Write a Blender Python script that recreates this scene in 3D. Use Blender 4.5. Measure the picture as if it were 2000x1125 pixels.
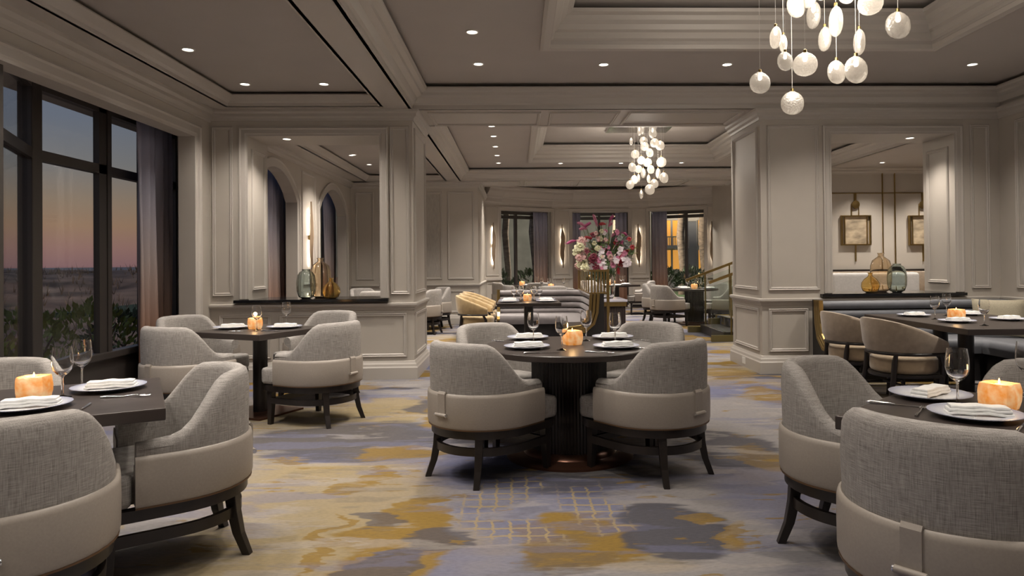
import bpy, bmesh, math, random
from mathutils import Vector, Matrix
random.seed(11)
for o in list(bpy.data.objects): bpy.data.objects.remove(o)
sc = bpy.context.scene
C = sc.collection
PI = math.pi

# ------------------------------------------------------------------ camera
CF, CYAW, CPIT, CROL, CCX, CCY, CH = 1366.72, .031, .0089, -.0092, 1052.35, 501.47, 1.3208
_fw = Vector((math.sin(CYAW), math.cos(CYAW), 0)); _rt = Vector((math.cos(CYAW), -math.sin(CYAW), 0)); _up = Vector((0, 0, 1))
F2 = _fw*math.cos(CPIT)+_up*math.sin(CPIT); U2 = -_fw*math.sin(CPIT)+_up*math.cos(CPIT)
R3 = _rt*math.cos(CROL)+U2*math.sin(CROL); U3 = -_rt*math.sin(CROL)+U2*math.cos(CROL)
cd = bpy.data.cameras.new('camera'); cam = bpy.data.objects.new('camera', cd); C.objects.link(cam)
m = Matrix.Identity(4)
for i in range(3):
    m[i][0] = R3[i]; m[i][1] = U3[i]; m[i][2] = -F2[i]
m[2][3] = CH
cam.matrix_world = m
cd.sensor_width = 36; cd.lens = 36*CF/2000; cd.sensor_fit = 'HORIZONTAL'
cd.shift_x = -(CCX-1000)/2000; cd.shift_y = (CCY-562.5)/2000
cd.clip_end = 6000; cd.clip_start = .05
sc.camera = cam
def at(px, py, x=None, y=None, z=None):
    """photo pixel -> point on the plane x=, y= or z= (the wall, or floor, it touches)"""
    d = F2+R3*((px-CCX)/CF)-U3*((py-CCY)/CF)
    t = x/d.x if x is not None else (y/d.y if y is not None else (z-CH)/d.z)
    return Vector((0, 0, CH))+d*t

# ------------------------------------------------------------------ colour management, world (dusk sky)
vs = sc.view_settings
vs.view_transform = 'Standard'; vs.look = 'None'; vs.gamma = 1; vs.use_curve_mapping = False
vs.exposure = 0.0
w = bpy.data.worlds.new('dusk_sky'); sc.world = w; w.use_nodes = True
nt = w.node_tree; nt.nodes.clear()
_tc = nt.nodes.new('ShaderNodeTexCoord'); _sp = nt.nodes.new('ShaderNodeSeparateXYZ')
_mr = nt.nodes.new('ShaderNodeMapRange'); _mr.inputs[1].default_value = -.1; _mr.inputs[2].default_value = .5
_cr = nt.nodes.new('ShaderNodeValToRGB'); _bg = nt.nodes.new('ShaderNodeBackground'); _wo = nt.nodes.new('ShaderNodeOutputWorld')
_st = [(0, (.05, .042, .04)), (.16, (.06, .05, .05)), (.168, (.19, .105, .108)), (.205, (.235, .132, .112)), (.25, (.255, .16, .102)), (.30, (.22, .165, .118)),
       (.37, (.155, .152, .148)), (.46, (.12, .136, .168)), (.58, (.10, .125, .185)), (1, (.07, .095, .16))]
el = _cr.color_ramp.elements
while len(el) < len(_st): el.new(.5)
for e, (p, c) in zip(el, _st): e.position = p; e.color = (*c, 1)
nt.links.new(_tc.outputs['Generated'], _sp.inputs[0]); nt.links.new(_sp.outputs[2], _mr.inputs[0])
nt.links.new(_mr.outputs[0], _cr.inputs[0]); nt.links.new(_cr.outputs[0], _bg.inputs[0]); nt.links.new(_bg.outputs[0], _wo.inputs[0])
_bg.inputs[1].default_value = 1.25

# ------------------------------------------------------------------ lamps: power of the ceiling downlights
LAMP_W = 78.0
LAMP_COL = (1.0, .91, .81)

# ------------------------------------------------------------------ materials
MT = {}
def nodes(name):
    mt = bpy.data.materials.new(name); mt.use_nodes = True
    n = mt.node_tree; b = n.nodes['Principled BSDF']; MT[name] = mt
    return mt, n, b
def N(n, t, **k):
    x = n.nodes.new(t)
    for a, v in k.items(): setattr(x, a, v)
    return x
def mat(name, col, rough=.5, metal=0, noise=None, bump=None, spec=None, **kw):
    mt, n, b = nodes(name)
    b.inputs['Base Color'].default_value = (*col, 1); b.inputs['Roughness'].default_value = rough; b.inputs['Metallic'].default_value = metal
    if spec is not None: b.inputs['Specular IOR Level'].default_value = spec
    for k, v in kw.items(): b.inputs[k.replace('_', ' ')].default_value = v
    if noise:
        sca, amt = noise[0], noise[1]; stretch = noise[2] if len(noise) > 2 else (1, 1, 1)
        tc = N(n, 'ShaderNodeTexCoord'); mp = N(n, 'ShaderNodeMapping'); mp.inputs['Scale'].default_value = stretch
        nz = N(n, 'ShaderNodeTexNoise'); nz.inputs['Scale'].default_value = sca; nz.inputs['Detail'].default_value = 5
        cr = N(n, 'ShaderNodeValToRGB')
        cr.color_ramp.elements[0].color = (*[max(0, c*(1-amt)) for c in col], 1); cr.color_ramp.elements[1].color = (*[min(1, c*(1+amt)) for c in col], 1)
        cr.color_ramp.elements[0].position = .3; cr.color_ramp.elements[1].position = .7
        n.links.new(tc.outputs['Object'], mp.inputs[0]); n.links.new(mp.outputs[0], nz.inputs[0]); n.links.new(nz.outputs[0], cr.inputs[0]); n.links.new(cr.outputs[0], b.inputs['Base Color'])
        if bump:
            bp = N(n, 'ShaderNodeBump'); bp.inputs['Strength'].default_value = bump; bp.inputs['Distance'].default_value = .002
            n.links.new(nz.outputs[0], bp.inputs['Height']); n.links.new(bp.outputs[0], b.inputs['Normal'])
    return mt
mat('wall_paint', (.46, .42, .37), .5, noise=(3, .03))
mat('ceiling_paint', (.40, .365, .335), .6, noise=(2, .03))
mat('trim_paint', (.45, .415, .375), .42)
mat('wall_fabric', (.40, .37, .33), .8, noise=(60, .12, (1, 1, .15)), bump=.4)
mat('black_granite', (.006, .006, .007), .12)
mat('dark_wood', (.0135, .0095, .008), .36, noise=(14, .35, (1, 1, .12)))
mat('table_wood', (.040, .030, .026), .36, noise=(9, .25, (.15, 1, 1)))
mat('leather', (.33, .29, .25), .42, noise=(120, .05), bump=.12)
mat('bronze_trim', (.13, .075, .04), .4, .5)
mat('copper_base', (.12, .055, .035), .3, .7)
mat('brass', (.42, .30, .12), .3, 1.0)
mat('steel', (.75, .75, .76), .18, 1.0)
mat('window_bronze', (.040, .034, .031), .38, spec=.6)
mat('linen', (.80, .80, .78), .85, noise=(90, .05))
mat('tan_velvet', (.34, .25, .15), .75, noise=(14, .18), Sheen_Weight=.4)
mat('gold_velvet', (.40, .28, .13), .7, noise=(14, .15), Sheen_Weight=.4)
mat('tan_back', (.30, .235, .17), .75, noise=(18, .14), Sheen_Weight=.4)
mat('grey_upholstery', (.20, .18, .182), .6, noise=(12, .08), Sheen_Weight=.2)
mat('blue_upholstery', (.115, .12, .135), .55, noise=(12, .08), Sheen_Weight=.2)
mat('pillow_fabric', (.30, .265, .19), .8, noise=(120, .15))
mat('marble', (.62, .60, .68), .15, noise=(5, .2))
mat('ribbed_bronze', (.075, .055, .05), .4, .3)
mat('white_plastic', (.7, .68, .64), .4)
mat('dark_plinth', (.012, .010, .010), .5)
mat('stair_wood', (.035, .030, .030), .4, noise=(6, .3, (.2, 1, 1)))
mat('olive_channel', (.16, .13, .055), .4, .5)
mat('sconce_wood', (.27, .19, .12), .5, noise=(10, .3, (1, 1, .2)))
mat('plant_leaf', (.24, .29, .05), .55, noise=(3, .45))
mat('plant_dark', (.065, .085, .03), .6, noise=(3, .4))
mat('stem_green', (.09, .14, .05), .5)
mat('dune', (.36, .225, .145), .95, noise=(.55, .6, (1, 1, 1)))
mat('grass_brown', (.22, .15, .10), .95, noise=(2, .5))
mat('sea', (.055, .065, .085), .35)
mat('board_grey', (.07, .06, .055), .8)
mat('palm_bark', (.16, .12, .085), .95, noise=(5, .5, (1, 1, 3)), bump=.6)
mat('render_grey', (.20, .20, .17), .9, noise=(1.2, .25))
mat('stucco', (.55, .50, .42), .9, noise=(2, .06))
mat('shutter_grey', (.24, .24, .24), .7)
mat('hedge_green', (.05, .085, .03), .8, noise=(5, .5))
mat('sofa_grey', (.42, .40, .38), .8, noise=(30, .06))
mat('picture_print', (.36, .29, .20), .6, noise=(4, .55, (1, 1, 2.2)))
def emit(name, col, s):
    mt, n, b = nodes(name)
    b.inputs['Base Color'].default_value = (*col, 1); b.inputs['Emission Color'].default_value = (*col, 1); b.inputs['Emission Strength'].default_value = s
    return mt
emit('lamp_disc', (1, .93, .82), 9.0)
emit('bulb', (1, .9, .76), 5.0)
emit('lit_room', (.85, .38, .06), .75)
emit('sconce_glow', (1, .86, .68), .9)
emit('flame', (1, .62, .2), 6)
def glassy(name, col, rough=0.0, ior=1.45):
    mt, n, b = nodes(name)
    b.inputs['Base Color'].default_value = (*col, 1); b.inputs['Roughness'].default_value = rough
    b.inputs['Transmission Weight'].default_value = 1; b.inputs['IOR'].default_value = ior
glassy('clear_glass', (1, 1, 1)); glassy('amber_glass', (.96, .78, .42)); glassy('smoke_glass', (.70, .77, .75)); glassy('bronze_glass', (.90, .80, .66))
def pane_mat(name, tint):
    mt = bpy.data.materials.new(name); mt.use_nodes = True; n = mt.node_tree; n.nodes.clear(); MT[name] = mt
    o = N(n, 'ShaderNodeOutputMaterial'); mx = N(n, 'ShaderNodeMixShader'); tr = N(n, 'ShaderNodeBsdfTransparent'); gl = N(n, 'ShaderNodeBsdfGlossy'); fr = N(n, 'ShaderNodeMapRange'); lw = N(n, 'ShaderNodeLayerWeight'); pw_ = N(n, 'ShaderNodeMath', operation='POWER'); pw_.inputs[1].default_value = 5
    fr.inputs[3].default_value = .035; fr.inputs[4].default_value = .7; n.links.new(lw.outputs['Facing'], pw_.inputs[0]); n.links.new(pw_.outputs[0], fr.inputs[0])
    tr.inputs[0].default_value = (*tint, 1); gl.inputs['Roughness'].default_value = .02
    n.links.new(fr.outputs[0], mx.inputs[0]); n.links.new(tr.outputs[0], mx.inputs[1]); n.links.new(gl.outputs[0], mx.inputs[2]); n.links.new(mx.outputs[0], o.inputs[0])
pane_mat('window_glass', (.96, .965, .97)); pane_mat('rail_glass', (.90, .93, .91))
def pendant_glass():
    mt = bpy.data.materials.new('pendant_glass'); mt.use_nodes = True; n = mt.node_tree; n.nodes.clear(); MT['pendant_glass'] = mt
    o = N(n, 'ShaderNodeOutputMaterial'); tr = N(n, 'ShaderNodeBsdfTransparent'); tl = N(n, 'ShaderNodeBsdfTranslucent'); gl = N(n, 'ShaderNodeBsdfGlossy')
    df = N(n, 'ShaderNodeBsdfDiffuse'); df.inputs[0].default_value = (.8, .77, .72, 1)
    tr.inputs[0].default_value = (.95, .93, .9, 1); tl.inputs[0].default_value = (.95, .91, .85, 1); gl.inputs['Roughness'].default_value = .18
    tc = N(n, 'ShaderNodeTexCoord'); vo = N(n, 'ShaderNodeTexVoronoi'); vo.inputs['Scale'].default_value = 70
    bp = N(n, 'ShaderNodeBump'); bp.inputs['Strength'].default_value = .9; bp.inputs['Distance'].default_value = .004
    n.links.new(tc.outputs['Object'], vo.inputs['Vector']); n.links.new(vo.outputs['Distance'], bp.inputs['Height'])
    for s in (tl, gl, df): n.links.new(bp.outputs[0], s.inputs['Normal'])
    a = N(n, 'ShaderNodeMixShader'); a.inputs[0].default_value = .5; b = N(n, 'ShaderNodeMixShader'); b.inputs[0].default_value = .5; c = N(n, 'ShaderNodeMixShader'); c.inputs[0].default_value = .18
    n.links.new(tl.outputs[0], a.inputs[1]); n.links.new(df.outputs[0], a.inputs[2])
    n.links.new(a.outputs[0], b.inputs[1]); n.links.new(tr.outputs[0], b.inputs[2])
    n.links.new(b.outputs[0], c.inputs[1]); n.links.new(gl.outputs[0], c.inputs[2]); n.links.new(c.outputs[0], o.inputs[0])
pendant_glass()
def tweed():
    mt, n, b = nodes('tweed'); b.inputs['Roughness'].default_value = .85
    tc = N(n, 'ShaderNodeTexCoord'); res = []
    for st, s in (((1, 1, .04), 420), ((.05, .05, 1), 420), ((1, 1, 1), 30)):
        mp = N(n, 'ShaderNodeMapping'); mp.inputs['Scale'].default_value = st; nz = N(n, 'ShaderNodeTexNoise'); nz.inputs['Scale'].default_value = s; nz.inputs['Detail'].default_value = 2
        n.links.new(tc.outputs['Object'], mp.inputs[0]); n.links.new(mp.outputs[0], nz.inputs[0]); res.append(nz.outputs[0])
    ad = N(n, 'ShaderNodeMath', operation='ADD'); n.links.new(res[0], ad.inputs[0]); n.links.new(res[1], ad.inputs[1])
    cr = N(n, 'ShaderNodeValToRGB'); e = cr.color_ramp.elements
    e[0].position = .34; e[0].color = (.185, .170, .157, 1); e[1].position = .66; e[1].color = (.42, .392, .366, 1)
    hf = N(n, 'ShaderNodeMath', operation='MULTIPLY'); hf.inputs[1].default_value = .5
    n.links.new(ad.outputs[0], hf.inputs[0]); n.links.new(hf.outputs[0], cr.inputs[0]); n.links.new(cr.outputs[0], b.inputs['Base Color'])
    bp = N(n, 'ShaderNodeBump'); bp.inputs['Strength'].default_value = .35; bp.inputs['Distance'].default_value = .002
    n.links.new(ad.outputs[0], bp.inputs['Height']); n.links.new(bp.outputs[0], b.inputs['Normal'])
tweed()
def ombre():
    mt, n, b = nodes('ombre_curtain'); b.inputs['Roughness'].default_value = .7
    g = N(n, 'ShaderNodeNewGeometry'); sp = N(n, 'ShaderNodeSeparateXYZ'); mr = N(n, 'ShaderNodeMapRange'); mr.inputs[1].default_value = 0; mr.inputs[2].default_value = 2.8
    cr = N(n, 'ShaderNodeValToRGB'); e = cr.color_ramp.elements
    for k in range(3): e.new(.5)
    for q, (p, c) in zip(e, [(.0, (.20, .08, .04)), (.25, (.29, .17, .12)), (.5, (.34, .28, .27)), (.75, (.32, .31, .37)), (1, (.34, .35, .48))]): q.position = p; q.color = (*c, 1)
    n.links.new(g.outputs['Position'], sp.inputs[0]); n.links.new(sp.outputs[2], mr.inputs[0]); n.links.new(mr.outputs[0], cr.inputs[0]); n.links.new(cr.outputs[0], b.inputs['Base Color'])
ombre()
def plate_mat():
    mt, n, b = nodes('porcelain'); b.inputs['Roughness'].default_value = .2
    tc = N(n, 'ShaderNodeTexCoord'); ln = N(n, 'ShaderNodeVectorMath', operation='LENGTH'); mp = N(n, 'ShaderNodeMapping'); mp.inputs['Scale'].default_value = (1, 1, 0)
    cr = N(n, 'ShaderNodeValToRGB'); e = cr.color_ramp.elements; e.new(.5)
    for q, (p, c) in zip(e, [(.07, (.72, .72, .72)), (.105, (.62, .63, .68)), (.15, (.36, .38, .48))]): q.position = p; q.color = (*c, 1)
    n.links.new(tc.outputs['Object'], mp.inputs[0]); n.links.new(mp.outputs[0], ln.inputs[0]); n.links.new(ln.outputs['Value'], cr.inputs[0]); n.links.new(cr.outputs[0], b.inputs['Base Color'])
    ge = N(n, 'ShaderNodeTexGradient', gradient_type='RADIAL'); ml = N(n, 'ShaderNodeMath', operation='MULTIPLY'); ml.inputs[1].default_value = 2*PI*90; sn = N(n, 'ShaderNodeMath', operation='SINE')
    bp = N(n, 'ShaderNodeBump'); bp.inputs['Strength'].default_value = .5; bp.inputs['Distance'].default_value = .001
    n.links.new(tc.outputs['Object'], ge.inputs[0]); n.links.new(ge.outputs['Fac'], ml.inputs[0]); n.links.new(ml.outputs[0], sn.inputs[0]); n.links.new(sn.outputs[0], bp.inputs['Height']); n.links.new(bp.outputs[0], b.inputs['Normal'])
plate_mat()
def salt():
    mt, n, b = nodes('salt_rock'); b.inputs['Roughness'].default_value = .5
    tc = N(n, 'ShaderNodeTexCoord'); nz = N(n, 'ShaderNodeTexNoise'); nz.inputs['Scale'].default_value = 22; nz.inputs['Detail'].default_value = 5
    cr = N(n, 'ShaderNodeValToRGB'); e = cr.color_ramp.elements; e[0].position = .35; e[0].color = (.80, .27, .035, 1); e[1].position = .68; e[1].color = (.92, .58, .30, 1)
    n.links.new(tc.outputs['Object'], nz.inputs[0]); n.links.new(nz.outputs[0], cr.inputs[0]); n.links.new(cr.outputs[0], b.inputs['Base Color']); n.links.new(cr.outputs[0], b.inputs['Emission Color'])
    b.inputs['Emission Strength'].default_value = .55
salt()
def carpet():
    mt, n, b = nodes('carpet'); b.inputs['Roughness'].default_value = .95; b.inputs['Specular IOR Level'].default_value = .1
    g = N(n, 'ShaderNodeNewGeometry'); L = n.links.new
    def noise(vec, s, d=4, st=(1, 1, 1), off=(0, 0, 0), dist=0):
        mp = N(n, 'ShaderNodeMapping'); mp.inputs['Scale'].default_value = st; mp.inputs['Location'].default_value = off
        z = N(n, 'ShaderNodeTexNoise'); z.inputs['Scale'].default_value = s; z.inputs['Detail'].default_value = d; z.inputs['Distortion'].default_value = dist
        L(vec, mp.inputs[0]); L(mp.outputs[0], z.inputs[0]); return z
    P = g.outputs['Position']
    w1 = noise(P, 2.2, 5, (.55, 1.6, 1)); w2 = noise(P, 14, 3, (.25, 1.5, 1))
    s1 = N(n, 'ShaderNodeVectorMath', operation='SUBTRACT'); L(w1.outputs['Color'], s1.inputs[0]); s1.inputs[1].default_value = (.5, .5, .5)
    sc1 = N(n, 'ShaderNodeVectorMath', operation='SCALE'); L(s1.outputs[0], sc1.inputs[0]); sc1.inputs['Scale'].default_value = .55
    s2 = N(n, 'ShaderNodeVectorMath', operation='SUBTRACT'); L(w2.outputs['Color'], s2.inputs[0]); s2.inputs[1].default_value = (.5, .5, .5)
    sc2 = N(n, 'ShaderNodeVectorMath', operation='SCALE'); L(s2.outputs[0], sc2.inputs[0]); sc2.inputs['Scale'].default_value = .16
    a1 = N(n, 'ShaderNodeVectorMath', operation='ADD'); L(P, a1.inputs[0]); L(sc1.outputs[0], a1.inputs[1])
    W = N(n, 'ShaderNodeVectorMath', operation='ADD'); L(a1.outputs[0], W.inputs[0]); L(sc2.outputs[0], W.inputs[1]); W = W.outputs[0]
    def ramp(val, a, bb):
        r = N(n, 'ShaderNodeMapRange'); r.interpolation_type = 'SMOOTHSTEP'; r.inputs[1].default_value = a; r.inputs[2].default_value = bb; L(val, r.inputs[0]); return r.outputs[0]
    def mix(fac, c0, c1):
        x = N(n, 'ShaderNodeMix', data_type='RGBA')
        if isinstance(fac, float): x.inputs[0].default_value = fac
        else: L(fac, x.inputs[0])
        for i, c in ((6, c0), (7, c1)):
            if isinstance(c, tuple): x.inputs[i].default_value = (*c, 1)
            else: L(c, x.inputs[i])
        return x.outputs[2]
    def mul(a, k):
        x = N(n, 'ShaderNodeMath', operation='MULTIPLY'); L(a, x.inputs[0])
        if isinstance(k, float): x.inputs[1].default_value = k
        else: L(k, x.inputs[1])
        return x.outputs[0]
    GRE, LAV, YEL, MUS, SLA = (.255, .238, .235), (.145, .15, .235), (.295, .232, .13), (.225, .143, .036), (.075, .072, .084)
    c = mix(ramp(noise(W, .55, 3, (1, 1, 1), (3, 1, 0)).outputs[0], .48, .62), GRE, LAV)
    c = mix(mul(ramp(noise(W, .45, 3, (1, 1, 1), (9, 4, 0)).outputs[0], .52, .66), .85), c, YEL)
    slm = ramp(noise(W, .62, 2, (.8, 1.3, 1), (1.3, 7.7, 0)).outputs[0], .575, .60)
    # far part of the room follows the running pattern; near the camera the large motifs are placed
    sy = N(n, 'ShaderNodeSeparateXYZ'); L(P, sy.inputs[0]); far = ramp(sy.outputs[1], 6.2, 7.2)
    c = mix(mul(slm, far), c, SLA)
    c = mix(mul(ramp(noise(W, .7, 2, (.8, 1.3, 1), (5.1, 2.2, 0)).outputs[0], .56, .585), far), c, MUS)
    def blob(px, py, rx, ry, col, k=1.0, soft=.22):
        nonlocal c
        ctr = at(px, py, z=0); ex = at(px+rx, py, z=0); ey = at(px, py-ry, z=0); ey2 = at(px, min(py+ry, 1400), z=0)
        hx = (ex-ctr).length; hy = (ey-ey2).length/2; cy = (ey.y+ey2.y)/2
        s = N(n, 'ShaderNodeVectorMath', operation='SUBTRACT'); L(W, s.inputs[0]); s.inputs[1].default_value = (ctr.x, cy, 0)
        q = N(n, 'ShaderNodeVectorMath', operation='MULTIPLY'); L(s.outputs[0], q.inputs[0]); q.inputs[1].default_value = (1/hx, 1/hy, 0)
        l = N(n, 'ShaderNodeVectorMath', operation='LENGTH'); L(q.outputs[0], l.inputs[0])
        c = mix(mul(ramp(l.outputs['Value'], 1+soft/2, 1-soft/2), k), c, col)
    blob(600, 1010, 230, 130, YEL, .8, .7); blob(1250, 1090, 90, 40, YEL, .7, .6); blob(740, 812, 90, 34, YEL, .85)
    blob(1100, 1000, 130, 40, LAV, .6, .6); blob(1500, 960, 120, 70, LAV, .6, .7); blob(600, 890, 70, 12, LAV, .7, .4)
    blob(700, 862, 240, 34, SLA, .85); blob(1090, 930, 190, 34, SLA, .85); blob(1420, 880, 120, 36, SLA, .85); blob(860, 795, 60, 14, SLA, .8)
    blob(920, 815, 90, 40, MUS, .9); blob(780, 880, 80, 10, MUS, .8); blob(735, 925, 28, 22, MUS, .9); blob(680, 955, 40, 14, MUS, .8); blob(640, 1060, 16, 50, MUS, .85); blob(820, 1010, 55, 34, MUS, .95)
    blob(780, 1060, 105, 62, MUS, .95); blob(850, 1055, 70, 26, SLA, .8); blob(745, 1095, 60, 26, SLA, .75); blob(745, 1012, 40, 16, SLA, .7)
    blob(1130, 1065, 125, 62, MUS, 1.0); blob(1320, 1045, 110, 58, SLA, .95); blob(1490, 895, 60, 28, MUS, .55); blob(1350, 1010, 30, 12, MUS, .8); blob(1440, 1045, 22, 30, MUS, .7)
    blob(1110, 1100, 90, 30, SLA, .35, .5); blob(1500, 770, 45, 16, MUS, .8); blob(1420, 730, 50, 12, MUS, .7); blob(1560, 1090, 60, 30, SLA, .5, .5); blob(700, 757, 60, 6, MUS, .8); blob(240, 1000, 20, 100, YEL, .6)
    st1 = noise(W, 3.0, 6, (.30, 1.7, 1), (2, 5, 0)).outputs[0]; st2 = noise(W, 3.4, 6, (.35, 1.5, 1), (7, 1, 0)).outputs[0]; st3 = noise(W, 6.5, 5, (.35, 1.2, 1), (4, 9, 0)).outputs[0]
    c = mix(mul(ramp(st1, .53, .60), .42), c, LAV)
    c = mix(mul(ramp(st2, .55, .63), .45), c, (.33, .30, .275))
    c = mix(mul(ramp(st3, .62, .66), .75), c, MUS)
    c = mix(mul(ramp(noise(W, 4.2, 6, (.45, 1.1, 1), (1, 3, 0)).outputs[0], .55, .63), .25), c, SLA)
    # woven grid of fine yellow lines
    gx = N(n, 'ShaderNodeTexWave'); gx.wave_type = 'BANDS'; gx.bands_direction = 'X'; gx.inputs['Scale'].default_value = 3.6
    gy = N(n, 'ShaderNodeTexWave'); gy.wave_type = 'BANDS'; gy.bands_direction = 'Y'; gy.inputs['Scale'].default_value = 3.0
    half = N(n, 'ShaderNodeVectorMath', operation='ADD'); h2 = N(n, 'ShaderNodeVectorMath', operation='SCALE'); L(sc2.outputs[0], h2.inputs[0]); h2.inputs['Scale'].default_value = .35; L(P, half.inputs[0]); L(h2.outputs[0], half.inputs[1])
    L(half.outputs[0], gx.inputs[0]); L(half.outputs[0], gy.inputs[0])
    mxx = N(n, 'ShaderNodeMath', operation='MAXIMUM'); L(ramp(gx.outputs[1], .90, .97), mxx.inputs[0]); L(ramp(gy.outputs[1], .90, .97), mxx.inputs[1])
    ctr = at(1060, 985, z=0)
    s = N(n, 'ShaderNodeVectorMath', operation='SUBTRACT'); L(W, s.inputs[0]); s.inputs[1].default_value = ctr
    q = N(n, 'ShaderNodeVectorMath', operation='MULTIPLY'); L(s.outputs[0], q.inputs[0]); q.inputs[1].default_value = (1/.5, 1/.55, 0)
    l = N(n, 'ShaderNodeVectorMath', operation='LENGTH'); L(q.outputs[0], l.inputs[0])
    gm = mul(ramp(l.outputs['Value'], 1.05, .8), ramp(noise(P, 2.5, 4, (1, 1, 1), (8, 8, 0)).outputs[0], .40, .52))
    c = mix(mul(gm, .55), c, (.135, .14, .225))
    c = mix(mul(mul(gm, mxx.outputs[0]), .8), c, (.34, .26, .13))
    fi = noise(P, 90, 3, (.35, 1, 1)); f2 = noise(P, 500, 2)
    c = mix(mul(ramp(fi.outputs[0], .35, .75), .35), c, mix(.5, c, (.02, .02, .03)))
    c = mix(mul(f2.outputs[0], .4), c, mix(.55, c, (.01, .01, .01)))
    L(c, b.inputs['Base Color'])
    bp = N(n, 'ShaderNodeBump'); bp.inputs['Strength'].default_value = .4; bp.inputs['Distance'].default_value = .004; L(f2.outputs[0], bp.inputs['Height']); L(bp.outputs[0], b.inputs['Normal'])
carpet()

# ------------------------------------------------------------------ geometry helpers
class MB:
    def __init__(s): s.v = []; s.f = []
    def add(s, vs, fs, M=None):
        o = len(s.v)
        s.v += [tuple(M @ Vector(p)) for p in vs] if M is not None else [tuple(p) for p in vs]
        s.f += [tuple(i+o for i in f) for f in fs]; return s
    def box(s, x0, x1, y0, y1, z0, z1, M=None):
        return s.add([(x0, y0, z0), (x1, y0, z0), (x1, y1, z0), (x0, y1, z0), (x0, y0, z1), (x1, y0, z1), (x1, y1, z1), (x0, y1, z1)],
                     [(0, 3, 2, 1), (4, 5, 6, 7), (0, 1, 5, 4), (1, 2, 6, 5), (2, 3, 7, 6), (3, 0, 4, 7)], M)
    def prism(s, poly, z0, z1, M=None):
        n = len(poly)
        return s.add([(x, y, z0) for x, y in poly]+[(x, y, z1) for x, y in poly], [tuple(range(n))[::-1], tuple(range(n, 2*n))]+[(i, (i+1) % n, n+(i+1) % n, n+i) for i in range(n)], M)
    def rings(s, rs, closed=True, cap=True, loop=False, M=None):
        n = len(rs[0]); k = len(rs); fs = []
        for i in range(k if loop else k-1):
            a, b = i*n, ((i+1) % k)*n
            for j in range(n if closed else n-1):
                fs.append((a+j, a+(j+1) % n, b+(j+1) % n, b+j))
        if cap and not loop: fs += [tuple(range(n))[::-1], tuple(range((k-1)*n, k*n))]
        return s.add([p for r in rs for p in r], fs, M)
    def tube(s, pts, r, n=8, cap=True, M=None):
        pts = [Vector(p) for p in pts]; rr = r if isinstance(r, (list, tuple)) else [r]*len(pts); rs = []; prev = None
        for i, p in enumerate(pts):
            t = (pts[min(i+1, len(pts)-1)]-pts[max(i-1, 0)]).normalized()
            if prev is None: a = t.orthogonal().normalized()
            else:
                a = prev-t*prev.dot(t); a = a.normalized() if a.length > 1e-6 else t.orthogonal().normalized()
            prev = a; b = t.cross(a)
            rs.append([p+(a*math.cos(2*PI*j/n)+b*math.sin(2*PI*j/n))*rr[i] for j in range(n)])
        return s.rings(rs, True, cap, M=M)
    def lathe(s, prof, n=28, M=None, cap=True):
        rs = [[(r*math.cos(2*PI*j/n), r*math.sin(2*PI*j/n), z) for j in range(n)] for r, z in prof]
        return s.rings(rs, True, cap, M=M)
    def sweep(s, path, prof, closed=False, M=None):
        """profile (offset to the left of the path, height) swept along a 2D path with mitred corners"""
        n = len(path); rs = []
        for i in range(n):
            p = Vector(path[i])
            d0 = (p-Vector(path[i-1])).normalized() if (closed or i > 0) else None
            d1 = (Vector(path[(i+1) % n])-p).normalized() if (closed or i < n-1) else None
            if d0 is None: d0 = d1
            if d1 is None: d1 = d0
            n0 = Vector((-d0.y, d0.x)); n1 = Vector((-d1.y, d1.x)); mm = (n0+n1); mm = mm/max(.2, mm.dot(n0))
            rs.append([(p.x+mm.x*o, p.y+mm.y*o, h) for o, h in prof])
        return s.rings(rs, True, not closed, closed, M)
    def build(s, name, material, parent=None, smooth=None, bevel=0, segs=2):
        me = bpy.data.meshes.new(name); me.from_pydata(s.v, [], s.f); bm = bmesh.new(); bm.from_mesh(me)
        bmesh.ops.recalc_face_normals(bm, faces=bm.faces)
        if bevel: bmesh.ops.bevel(bm, geom=[e for e in bm.edges if e.calc_face_angle(0) > .6], offset=bevel, segments=segs, affect='EDGES', profile=.6)
        bm.to_mesh(me); bm.free()
        me.materials.append(MT[material])
        if smooth:
            for p in me.polygons: p.use_smooth = True
            me.set_sharp_from_angle(angle=math.radians(smooth))
        o = bpy.data.objects.new(name, me); C.objects.link(o)
        if parent: o.parent = parent
        return o
def thing(name, label, cat, loc=(0, 0, 0), rz=0, group=None):
    o = bpy.data.objects.new(name, None); C.objects.link(o); o.empty_display_size = .1
    o.location = loc; o.rotation_euler = (0, 0, rz); tag(o, label, cat, group); return o
def tag(o, label, cat, group=None):
    o['label'] = label; o['category'] = cat
    if group: o['group'] = group
    return o
def struct(o): o['kind'] = 'structure'; return o
def dup(src, loc, rz=None, label=None, group=None, parent=None, scale=None):
    c = src.copy(); C.objects.link(c); c.parent = parent
    if loc is not None: c.location = loc
    if rz is not None: c.rotation_euler = (0, 0, rz)
    if label: c['label'] = label
    if group: c['group'] = group
    if scale: c.scale = scale
    for ch in list(src.children): dup(ch, None, parent=c)
    return c
class Proto:
    """first placement moves the prototype itself, later ones copy it"""
    def __init__(s, root): s.root = root; s.used = False
    def put(s, loc, rz=0, label=None, group=None, scale=None):
        if not s.used:
            s.used = True; o = s.root; o.location = loc; o.rotation_euler = (0, 0, rz)
            if label: o['label'] = label
            if group: o['group'] = group
            if scale: o.scale = scale
            return o
        o = dup(s.root, loc, rz, label, group, scale=scale or (1, 1, 1))
        if not group and 'group' in o: del o['group']
        return o
def face(fx, fy): return math.atan2(-fx, fy)
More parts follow.
